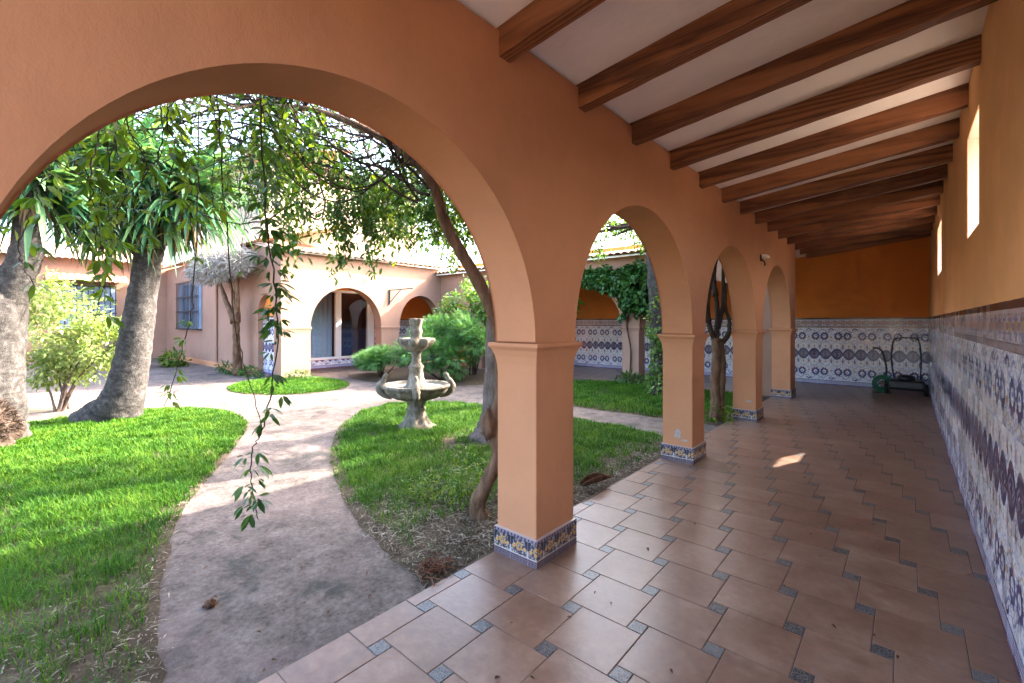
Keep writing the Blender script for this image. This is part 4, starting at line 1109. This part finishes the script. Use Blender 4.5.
strand('thin bare vine strand joining the longest one from the left', [(-2.64, 0.76, 2.85), (-2.61, 0.78, 2.22), (-2.56, 0.83, 1.46), (-2.46, 0.91, 0.98)], [(0.0, 0.25, 6)])
strand('slender vine strand ending in small leaves above the path bend', [(-3.17, 0.83, 2.94), (-3.19, 0.81, 1.81), (-3.23, 0.78, 1.45), (-3.32, 0.69, 1.0)], [(0.05, 0.35, 6), (0.6, 0.75, 2), (0.86, 1.0, 6)])
mass = [(-2.55, 0.62, 2.8, 0.85), (-2.62, 0.50, 2.75, 0.95), (-2.70, 0.42, 2.7, 0.75), (-2.75, 0.34, 2.65, 0.9), (-2.82, 0.25, 2.55, 0.75), (-2.90, 0.66, 2.85, 0.75), (-2.95, 0.17, 2.35, 0.55),
        (-2.78, 0.60, 2.85, 1.0), (-3.00, 0.45, 2.75, 0.9), (-2.52, 0.72, 2.8, 0.8), (-2.86, 0.10, 2.25, 0.6), (-2.5, 0.98, 2.85, 0.55), (-2.65, 0.30, 2.6, 1.0), (-2.55, 1.12, 2.85, 0.45), (-2.9, 0.33, 2.65, 1.15)]
for k in range(7):
    q = random.random(); mass.append((-2.35 - 0.55 * random.random() - 0.2 * (1 - q), 0.12 + 1.0 * q, 2.45 + 0.4 * q + random.uniform(-.05, .08), random.uniform(0.35, 0.8)))
for i, (x, y, z, L) in enumerate(mass):
    pts = [(x, y, z)]
    for k in range(1, 5): pts.append((x + random.gauss(0, .05), y + random.gauss(0, .05), z - L * k / 4))
    strand('yellow green leafy vine strand in the tangle hanging before the yucca', pts, [(0.0, 1.0, int(L * 15))], 0.080, 'vine', 0.0026)

# ------------------------------------------------------------------ pale tree behind the front pillar
pt = thing('shade_tree', 'tree with pale scarred trunk behind the front pillar', 'tree', (-4.1, 4.1, 0))
trunk(pt, 'trunk', [(-3.99, 4.22, -0.05), (-3.98, 4.23, 0.05), (-3.96, 4.25, 0.2), (-3.94, 4.27, 0.5), (-3.92, 4.29, 1.2), (-3.90, 4.30, 2.0), (-3.86, 4.31, 2.8), (-3.83, 4.31, 3.4)], [0.34, 0.27, 0.215, 0.19, 0.175, 0.16, 0.13, 0.10], M['palebark'], 32, 0.10, 8, 9)
random.seed(31)
brm = MB(); LP = []
def branch(p, d, L, r, depth):
    pts = [p.copy()]; n = 7
    for k in range(n):
        d = (d + Vector((random.gauss(0, .16), random.gauss(0, .16), random.gauss(0.02, .10)))).normalized(); p = p + d * L / n; pts.append(p.copy())
        if depth >= 1: LP.append(p.copy())
        if depth < 3 and k >= 2 and random.random() < 0.55:
            dd = (d + Vector((random.gauss(0, .8), random.gauss(0, .8), random.gauss(0.1, .5)))).normalized(); branch(p.copy(), dd, L * 0.58, r * 0.55, depth + 1)
    brm.tube(pts, lerp_r([r, r * 0.45], len(pts)), 6, False)
for a in range(7):
    th = 2 * PI * a / 7 + random.uniform(-.3, .3); branch(Vector((-3.92, 4.23, 3.0 + 0.06 * a)), Vector((math.cos(th), math.sin(th), random.uniform(0.35, 1.0))).normalized(), random.uniform(1.3, 1.9), 0.06, 0)
brm.build('branches', M['darkbark'], pt)
LP = LP[::1]
if len(LP) > 1500: LP = random.sample(LP, 1500)
leaves_on(LP, 7, 0.12, 0.075, 0.034, 'crown', M['treeleaf'], pt, 2.5)
leaf_cloud('crown', [(-4.55, 3.9, 2.75, 0.55, 0.5, 0.35), (-4.2, 4.7, 2.55, 0.4, 0.4, 0.4), (-5.0, 3.4, 2.95, 0.6, 0.5, 0.35)], 1500, 0.075, 0.034, M['treeleaf'], pt, 0.1, 0.6)

# ------------------------------------------------------------------ ivy trunk in front of the back gallery
it = thing('ivy_tree', 'grey trunk wrapped in creeper beside the ivy covered back pillar', 'tree', (-3.76, 9.06, 0))
trunk(it, 'trunk', [(-3.74, 9.01, -0.05), (-3.76, 9.04, 0.1), (-3.81, 9.06, 0.8), (-3.88, 9.08, 1.8), (-3.96, 9.11, 2.8), (-4.01, 9.16, 3.6)], [0.34, 0.24, 0.19, 0.17, 0.16, 0.13], M['palmbark'], 22, 0.18, 8, 12)
leaf_cloud('creeper', [(-3.71, 8.94, 0.7, 0.26, 0.24, 0.6), (-3.78, 8.96, 1.5, 0.25, 0.25, 0.7), (-3.66, 8.91, 0.25, 0.4, 0.35, 0.3)], 2200, 0.075, 0.045, M['shrubleaf'], it, 0.6, 0.4, 0.0)
random.seed(41); brm = MB(); LP = []
for a in range(6):
    th = 2 * PI * a / 6 + random.uniform(-.4, .4); branch(Vector((-4.01, 9.16, 3.3 + 0.05 * a)), Vector((math.cos(th), math.sin(th), random.uniform(0.1, 0.7))).normalized(), random.uniform(1.2, 1.7), 0.05, 0)
brm.build('branches', M['darkbark'], it)
if len(LP) > 700: LP = random.sample(LP, 700)
leaves_on(LP, 7, 0.12, 0.085, 0.04, 'crown', M['treeleaf'], it, 3.0)

# ivy over the back gallery arch
iv = thing('ivy', 'dark green ivy draped over the back gallery arch and pillar', 'ivy', (-5.2, 10.3, 2.2))
blobs = [(-5.3, 10.28, 2.55, 0.75, 0.20, 0.34), (-4.8, 10.26, 2.45, 0.5, 0.22, 0.45), (-6.1, 10.3, 2.62, 0.7, 0.16, 0.22), (-6.9, 10.3, 2.55, 0.5, 0.14, 0.22), (-5.05, 10.26, 2.1, 0.24, 0.16, 0.3), (-4.75, 10.27, 1.85, 0.18, 0.12, 0.32), (-5.3, 10.3, 1.75, 0.06, 0.08, 0.2)]
leaf_cloud('leaves', [(b[0], b[1] - .08, b[2], b[3] * 1.05, b[4] * 1.5, b[5] * 1.05) for b in blobs], 9000, 0.10, 0.08, M['ivy'], iv, 0.3, 0.6)
MB().tube(spline([(-5.15, 10.36, 0), (-5.1, 10.34, 0.8), (-5.2, 10.33, 1.5), (-5.0, 10.32, 2.2), (-5.3, 10.3, 2.6)], 6), 0.02, 6).build('stem', M['darkbark'], iv)
iv2 = thing('ivy', 'yellow green creeper trailing over the left side of the back arch', 'ivy', (-7.0, 10.2, 2.2))
leaf_cloud('leaves', [(-7.15, 10.22, 2.25, 0.5, 0.2, 0.45), (-6.75, 10.2, 1.95, 0.3, 0.15, 0.3), (-7.5, 10.22, 2.6, 0.5, 0.2, 0.3)], 1000, 0.12, 0.08, M['vine'], iv2, 0.3, 0.6)
MB().tube(spline([(-7.8, 10.33, 0), (-7.75, 10.3, 1.0), (-7.5, 10.27, 2.1), (-7.1, 10.25, 2.4)], 6), 0.018, 6).build('stem', M['darkbark'], iv2)

# ------------------------------------------------------------------ dead multi-stem vine by the third pillar
dv = thing('bare_vine', 'bare brown twisted vine trunk with upright forking stems between pillars', 'vine', (-2.2, 7.35, 0))
random.seed(51)
trunk(dv, 'trunk', [(-2.22, 7.30, -0.04), (-2.20, 7.33, 0.2), (-2.22, 7.34, 0.6), (-2.19, 7.33, 1.0), (-2.21, 7.33, 1.25)], [0.105, 0.08, 0.07, 0.068, 0.075], M['vinebark'], 14, 0.3, 8, 14)
trunk(dv, 'trunk', [(-2.13, 7.36, -0.04), (-2.14, 7.36, 0.3), (-2.12, 7.37, 0.8), (-2.15, 7.35, 1.2)], [0.06, 0.05, 0.045, 0.05], M['vinebark'], 10, 0.3, 8, 15)
for P in ([(-2.21, 7.33, 1.2), (-2.27, 7.22, 1.45), (-2.28, 7.18, 1.8), (-2.22, 7.2, 2.2), (-2.16, 7.24, 2.5), (-2.13, 7.2, 2.8)], [(-2.20, 7.33, 1.2), (-2.19, 7.34, 1.7), (-2.22, 7.30, 2.2), (-2.15, 7.28, 2.7)],
          [(-2.15, 7.35, 1.15), (-2.07, 7.46, 1.3), (-2.06, 7.50, 1.5), (-2.10, 7.44, 1.75), (-2.08, 7.42, 2.1)], [(-2.19, 7.34, 1.4), (-2.13, 7.42, 1.75), (-2.12, 7.40, 2.2), (-2.10, 7.34, 2.6)], [(-2.27, 7.2, 1.5), (-2.33, 7.10, 1.75), (-2.32, 7.06, 2.1), (-2.24, 7.12, 2.4)],
          [(-2.2, 7.3, 1.9), (-2.26, 7.36, 2.2), (-2.2, 7.34, 2.6)]):
    trunk(dv, 'stem', P, [0.045, 0.036, 0.03, 0.024, 0.018], M['darkbark'], 9, 0.25, 6, 16)
leaf_cloud('leaves', [(-2.25, 7.2, 2.75, 0.3, 0.3, 0.2), (-2.2, 7.3, 0.12, 0.3, 0.3, 0.16)], 420, 0.07, 0.035, M['vine'], dv, 0.2, 0.3, 0.0)

# ------------------------------------------------------------------ shrubs
def shrub(name, label, cat, base, blobs, n, L, W, mat, stems=6, bark='darkbark', shell=0.45, zmin=0.02, droop=0.2, group=None):
    t = thing(name, label, cat, (base[0], base[1], 0), group); m = MB(); random.seed(hash(label) % 1000 if False else len(label))
    for k in range(stems):
        b = random.choice(blobs); a = random.uniform(0, 2 * PI); r = random.uniform(0.02, 0.12)
        p0 = (base[0] + r * math.cos(a), base[1] + r * math.sin(a), -0.02); p2 = (b[0] + random.gauss(0, b[3] * .4), b[1] + random.gauss(0, b[4] * .4), b[2] + random.gauss(0, b[5] * .3))
        p1 = ((p0[0] * 2 + p2[0]) / 3, (p0[1] * 2 + p2[1]) / 3, p2[2] * 0.5)
        m.tube(spline([p0, p1, p2], 5), lerp_r([0.022, 0.006], 11), 6, False)
    if stems: m.build('stems', M[bark], t)
    leaf_cloud('leaves', blobs, n, L, W, mat, t, shell, droop, zmin)
    return t
ls = (-10.85, 0.85)
shrub('lime_shrub', 'pale lime green shrub between the two yucca trunks', 'shrub', ls, [(-10.9, 0.85, 1.35, 0.75, 0.7, 0.75), (-10.65, 1.15, 1.0, 0.6, 0.6, 0.55), (-11.1, 0.55, 1.9, 0.55, 0.5, 0.5), (-10.4, 1.35, 1.2, 0.5, 0.45, 0.4), (-11.0, 0.7, 0.75, 0.5, 0.5, 0.35)], 9500, 0.072, 0.036, M['lime'], 8, 'palebark')
jb0 = [(-9.0, 7.2, 0.75, 0.75, 0.7, 0.55), (-8.5, 7.6, 0.55, 0.6, 0.6, 0.5), (-9.4, 7.5, 1.15, 0.6, 0.6, 0.5), (-8.8, 7.9, 1.25, 0.7, 0.6, 0.45), (-8.3, 8.0, 0.95, 0.6, 0.6, 0.55)]
def lumpy(bl, n):
    out = []
    for k in range(n):
        b = random.choice(bl); d = rand_dir(1)[0]; d[2] = abs(d[2])
        out.append((b[0] + d[0] * b[3] * .8, b[1] + d[1] * b[4] * .8, b[2] + d[2] * b[5] * .8, b[3] * .42, b[4] * .42, b[5] * .36))
    return out
jb = lumpy(jb0, 26) + [(x, y, z, a * .7, b * .7, c * .8) for x, y, z, a, b, c in jb0]
def sprays(name, label, base, blobs, n, mat):
    t = thing(name, label, 'shrub', (base[0], base[1], 0)); m = MB()
    A = []; B = []; N = []; Ls = []
    P, d = cloud_pts(blobs, n, 0.55); q = P[:, 2] > 0.06; P, d = P[q], d[q]
    for p, dd in zip(P, d):
        dd = Vector(dd) + Vector((random.gauss(0, .4), random.gauss(0, .4), random.uniform(-0.1, 0.6))); dd.normalize(); c = Vector(p)
        s = dd.cross(Vector((0, 0, 1))); s = s.normalized() if s.length > .05 else Vector((1, 0, 0)); up = s.cross(dd)
        for k in range(5):
            f = k / 5; sg = 1 if k % 2 else -1
            A.append(tuple(c + dd * 0.16 * f)); B.append(tuple(dd + s * sg * 0.6 + Vector((0, 0, -0.25 * f)))); N.append(tuple(up)); Ls.append(0.085 * (1.1 - 0.5 * f))
    V, F = leaves_np(A, B, N, np.array(Ls), np.array(Ls) * 0.22, 0.2, 0.3)
    for k in range(8):
        b = random.choice(blobs); m.tube(spline([(base[0], base[1], -.02), ((base[0] + b[0]) / 2, (base[1] + b[1]) / 2, b[2] * .4), b[:3]], 5), lerp_r([.03, .008], 11), 6, False)
    m.build('stems', M['darkbark'], t); link_np('sprays', V, F, mat, t); return t
sprays('juniper', 'large feathery green juniper mound behind the fountain', (-8.9, 7.6), jb, 5200, M['juniper'])
sprays('juniper', 'low spreading juniper at the foot of the wall between arches', (-10.6, 6.9), lumpy([(-10.6, 6.8, 0.3, 0.7, 0.5, 0.35), (-10.1, 7.0, 0.4, 0.5, 0.5, 0.40), (-11.2, 7.2, 0.35, 0.5, 0.5, 0.35)], 16), 2800, M['juniper'])
shrub('flowering_shrub', 'tall glossy leaved shrub above the juniper mound', 'shrub', (-9.2, 8.9), [(-9.3, 8.8, 1.9, 0.85, 0.6, 0.5), (-8.6, 9.1, 2.0, 0.75, 0.6, 0.55), (-9.0, 9.0, 2.5, 0.5, 0.45, 0.4), (-9.9, 8.8, 1.6, 0.5, 0.5, 0.5)], 2800, 0.12, 0.06, M['shrubleaf'], 8)
shrub('bedding_plant', 'dark green bedding plant under the window of the left wing', 'plant', (-19.3, 2.9), [(-19.3, 2.9, 0.45, 0.7, 0.7, 0.45), (-19.5, 3.2, 1.0, 0.4, 0.4, 0.5)], 900, 0.16, 0.07, M['ivy'], 4)
shrub('bedding_plant', 'small leafy plant right of the leaning yucca trunk', 'plant', (-18.8, 4.2), [(-18.8, 4.2, 0.25, 0.5, 0.4, 0.25)], 420, 0.16, 0.07, M['vine'], 3)
shrub('bedding_plant', 'leafy tuft at the foot of the villa corner pillar', 'plant', (-12.0, 5.35), [(-11.9, 5.3, 0.12, 0.5, 0.3, 0.12)], 420, 0.10, 0.03, M['vinedark'], 3)
shrub('bedding_plant', 'weedy strip at the foot of the dry grey bush', 'plant', (-14.6, 4.7), [(-14.9, 4.7, 0.14, 1.0, 0.25, 0.14), (-13.6, 4.75, 0.14, 0.7, 0.2, 0.14)], 700, 0.12, 0.03, M['vinedark'], 3)
shrub('bedding_plant', 'small weeds at the foot of the back pillar', 'plant', (-5.0, 10.1), [(-5.0, 10.1, 0.12, 0.5, 0.2, 0.14)], 400, 0.12, 0.04, M['vinedark'], 3)
shrub('sapling', 'thin weedy shoots beside the twisted vine at the front pillar', 'plant', (-2.75, 2.55), [(-2.75, 2.55, 0.22, 0.28, 0.3, 0.22), (-2.6, 2.9, 0.3, 0.2, 0.25, 0.25), (-3.0, 2.4, 0.14, 0.25, 0.2, 0.14)], 1500, 0.04, 0.014, M['vine'], 0, 'darkbark', 0.05, 0.01, -0.2)

# dry grey bush on a twisted stem against the flank wall
gb = thing('dry_bush', 'dry grey ball of twigs on a twisted stem against the pink wall', 'bush', (-14.40, 4.6, 0))
random.seed(61)
for P in ([(-14.40, 4.65, -0.03), (-14.30, 4.6, 0.7), (-14.45, 4.62, 1.4), (-14.25, 4.55, 2.1), (-14.70, 4.5, 2.9)], [(-14.30, 4.7, -0.03), (-14.40, 4.68, 0.9), (-14.20, 4.6, 1.6), (-14.40, 4.6, 2.2), (-13.70, 4.55, 2.9)], [(-14.25, 4.62, 1.5), (-14.00, 4.55, 2.1), (-13.90, 4.5, 2.8)], [(-14.40, 4.6, 1.5), (-15.00, 4.55, 2.2), (-15.40, 4.5, 2.8)]):
    trunk(gb, 'stem', P, [0.10, 0.07, 0.06, 0.05, 0.03], M['vinebark'], 8, 0.3, 6, 20)
n = 9000
P, d = cloud_pts([(-14.9, 4.40, 3.12, 1.5, 0.5, 0.42), (-16.2, 4.42, 3.05, 1.0, 0.42, 0.34), (-13.9, 4.42, 3.15, 0.9, 0.42, 0.36), (-15.4, 4.40, 3.3, 0.9, 0.4, 0.3)], n, 0.6)
D = d * 0.5 + rand_dir(n); V, F = leaves_np(P, D, rand_dir(n), 0.10 + 0.14 * rng.random(n), 0.02, 0.2, 0.2)
link_np('twigs', V, F, M['greytwig'], gb)

# ------------------------------------------------------------------ tools in the far corner
mw = thing('lawn_mower', 'dark lawn mower with tall tubular handle in the far corner', 'lawn mower', (0.0, 12.6, 0))
MB().box(-0.30, 0.30, 12.30, 12.85, 0.10, 0.30).build('deck', M['plastic_black'], mw, bevel=0.05, seg=3)
MB().lathe([(0.14, 0.29), (0.15, 0.32), (0.13, 0.38), (0.06, 0.40)], (0.0, 12.55, 0), 20).build('engine', M['plastic_black'], mw, smooth=True)
MB().tube(spline([(-0.19, 12.70, 0.22), (-0.24, 12.85, 0.7), (-0.21, 12.98, 1.08), (-0.12, 13.02, 1.15), (0.12, 13.02, 1.15), (0.20, 12.98, 1.10), (0.24, 12.88, 0.75), (0.22, 12.70, 0.22)], 8), 0.014, 8).build('handle', M['iron'], mw)
for sx in (-0.31, 0.31):
    for y in (12.38, 12.78):
        w = MB(); V = []
        w.tube([(sx - 0.03, y, 0.10), (sx + 0.03, y, 0.10)], 0.10, 18); w.build('wheel', M['rubber'], mw, bevel=0.01)
hr = thing('hose_reel', 'green garden hose coiled on an upright reel beside the mower', 'hose reel', (-0.38, 12.45, 0))
HX, HY, HZ = -0.38, 12.45, 0.20
def ringpts(rr, y, n=28): return [(HX + rr * math.cos(t), y, HZ + rr * math.sin(t)) for t in np.linspace(0, 2 * PI, n)]
m = MB()
for k in range(6):
    for rr in (0.10, 0.122, 0.144): m.tube(ringpts(rr, HY - 0.06 + k * 0.024), 0.012, 6, False)
m.build('hose', M['plastic_green'], hr)
m = MB()
for y in (HY - 0.085, HY + 0.085):
    m.tube(ringpts(0.165, y), 0.012, 6, False)
    for t in (0.3, 0.3 + PI / 3, 0.3 + 2 * PI / 3): m.tube([(HX + 0.165 * math.cos(t), y, HZ + 0.165 * math.sin(t)), (HX - 0.165 * math.cos(t), y, HZ - 0.165 * math.sin(t))], 0.007, 6)
m.build('reel', M['plastic_green'], hr)
MB().tube(spline([(HX + 0.04, HY + 0.1, 0.20), (HX + 0.06, HY + 0.2, 0.5), (HX - 0.01, HY + 0.3, 0.84), (HX - 0.10, HY + 0.34, 0.93), (HX - 0.17, HY + 0.34, 0.91)], 8), 0.017, 8).build('handle', M['iron'], hr)
MB().tube([(HX, HY - 0.1, HZ), (HX, HY + 0.11, HZ)], 0.022, 10).build('axle', M['redplastic'], hr)
MB().box(HX - 0.16, HX + 0.16, HY - 0.11, HY + 0.11, 0.0, 0.022).build('base', M['plastic_black'], hr, bevel=0.004)

# ------------------------------------------------------------------ small debris
def husk():
    t = thing('dry_husk', 'curled brown dry palm husk on the bed edge between the first two pillars', 'husk', (-2.12, 3.62, 0))
    V = []; n = 14; k = 7
    for i in range(n + 1):
        u = i / n; w = 0.055 * math.sin(PI * min(1, u * 0.9 + 0.1)) + 0.008
        for j in range(k):
            a = -1.9 + 3.8 * j / (k - 1); V.append((-2.12 + (u - .5) * 0.10 + w * math.sin(a) * 0.7, 3.62 + (u - .5) * 0.34, 0.05 + 0.035 * math.sin(PI * u) - w * math.cos(a) * 0.8 + 0.02))
    F = [(i * k + j, i * k + j + 1, (i + 1) * k + j + 1, (i + 1) * k + j) for i in range(n) for j in range(k - 1)]
    o = MB().add(V, F).build('shell', M['husk'], t, smooth=True); s = o.modifiers.new('s', 'SOLIDIFY'); s.thickness = 0.006
husk()
tp = thing('twig_pile', 'little heap of red brown twigs at the bed corner by the tiles', 'twigs', (-2.13, 1.74, 0)); random.seed(71); m = MB()
for k in range(60):
    p = Vector((-2.15 + random.gauss(0, .05), 1.74 + random.gauss(0, .05), 0.012 + abs(random.gauss(0, .022)))); d = Vector((random.gauss(0, 1), random.gauss(0, 1), random.gauss(0, .35))).normalized() * random.uniform(.02, .06)
    m.tube([p - d, p + Vector((0, 0, .006)), p + d], [0.003, 0.004, 0.002], 5)
m.build('twigs', M['redtwig'], tp)
ct = tag(lump(None, 'dried_clump', (-2.80, 0.78, 0.0), (0.032, 0.028, 0.02), M['husk'], 8, 24, 0.5), 'small dark brown dried clump lying on the concrete path', 'debris')
# fallen scraps on tiles and path
scrap = thing('fallen_leaf', 'tiny brown fallen leaf lying on the paving', 'leaf', (-1.2, 1.5, 0.0), 'fallen leaves on the floor')
V, F = leaves_np([(-1.2, 1.5, 0.006)], [(1, 0.2, 0.1)], [(0.1, 0, 1)], 0.022, 0.012, 0.5, 0.35)
link_np('blade', V, F, M['husk'], scrap)
random.seed(81)
for k in range(110):
    o = scrap.copy(); COL.objects.link(o)
    for c_ in scrap.children:
        d_ = c_.copy(); COL.objects.link(d_); d_.parent = o
    if k < 60: o.location = (random.uniform(-2.0, 0.3), random.uniform(1.0, 8.0), 0.0)
    else: o.location = (random.uniform(-4.0, -2.1), random.uniform(0.75, 1.55), -0.011)
    o.rotation_euler = (0, 0, random.uniform(0, 2 * PI)); s = random.uniform(0.6, 1.5); o.scale = (s, s, s)

# ------------------------------------------------------------------ camera, light, world
cam_d = bpy.data.cameras.new('camera'); cam = bpy.data.objects.new('camera', cam_d); COL.objects.link(cam)
cam.location = (0, 0, 1.5); cam.rotation_euler = (PI / 2, 0, math.radians(40.89))
cam_d.sensor_width = 36; cam_d.lens = 16.0; cam_d.shift_y = -19.5 / 1024; cam_d.clip_end = 2000; cam_d.clip_start = 0.02
scene.camera = cam

az = Vector((0.38, 0.925, 0)).normalized(); EL = math.radians(34)
sd = Vector((az.x * math.cos(EL), az.y * math.cos(EL), math.sin(EL)))
sun_d = bpy.data.lights.new('sun', 'SUN'); sun = bpy.data.objects.new('sun', sun_d); COL.objects.link(sun)
sun_d.energy = 2.0; sun_d.angle = math.radians(0.5); sun_d.color = (1.0, 0.93, 0.82)
sun.rotation_euler = sd.to_track_quat('Z', 'Y').to_euler(); sun.location = (0, 20, 20)
w = bpy.data.worlds.new('World'); scene.world = w; w.use_nodes = True
bgN = w.node_tree.nodes['Background']; sky = w.node_tree.nodes.new('ShaderNodeTexSky'); sky.sky_type = 'NISHITA'
sky.sun_disc = False; sky.sun_elevation = EL; sky.sun_rotation = math.atan2(sd.x, sd.y); sky.dust_density = 6.0; sky.air_density = 1.0; sky.ozone_density = 1.0
w.node_tree.links.new(sky.outputs[0], bgN.inputs[0]); bgN.inputs[1].default_value = 0.15

scene.view_settings.view_transform = 'Standard'; scene.view_settings.look = 'None'
scene.view_settings.gamma = 1.0; scene.view_settings.use_curve_mapping = False
scene.view_settings.exposure = 4.05
cy = scene.cycles
cy.use_denoising = True
try: cy.denoiser = 'OPENIMAGEDENOISE'
except Exception: pass
cy.max_bounces = 10; cy.diffuse_bounces = 6; cy.glossy_bounces = 3; cy.transmission_bounces = 4; cy.transparent_max_bounces = 8
cy.sample_clamp_indirect = 8.0; cy.caustics_reflective = False; cy.caustics_refractive = False
cy.use_adaptive_sampling = True; cy.adaptive_threshold = 0.02
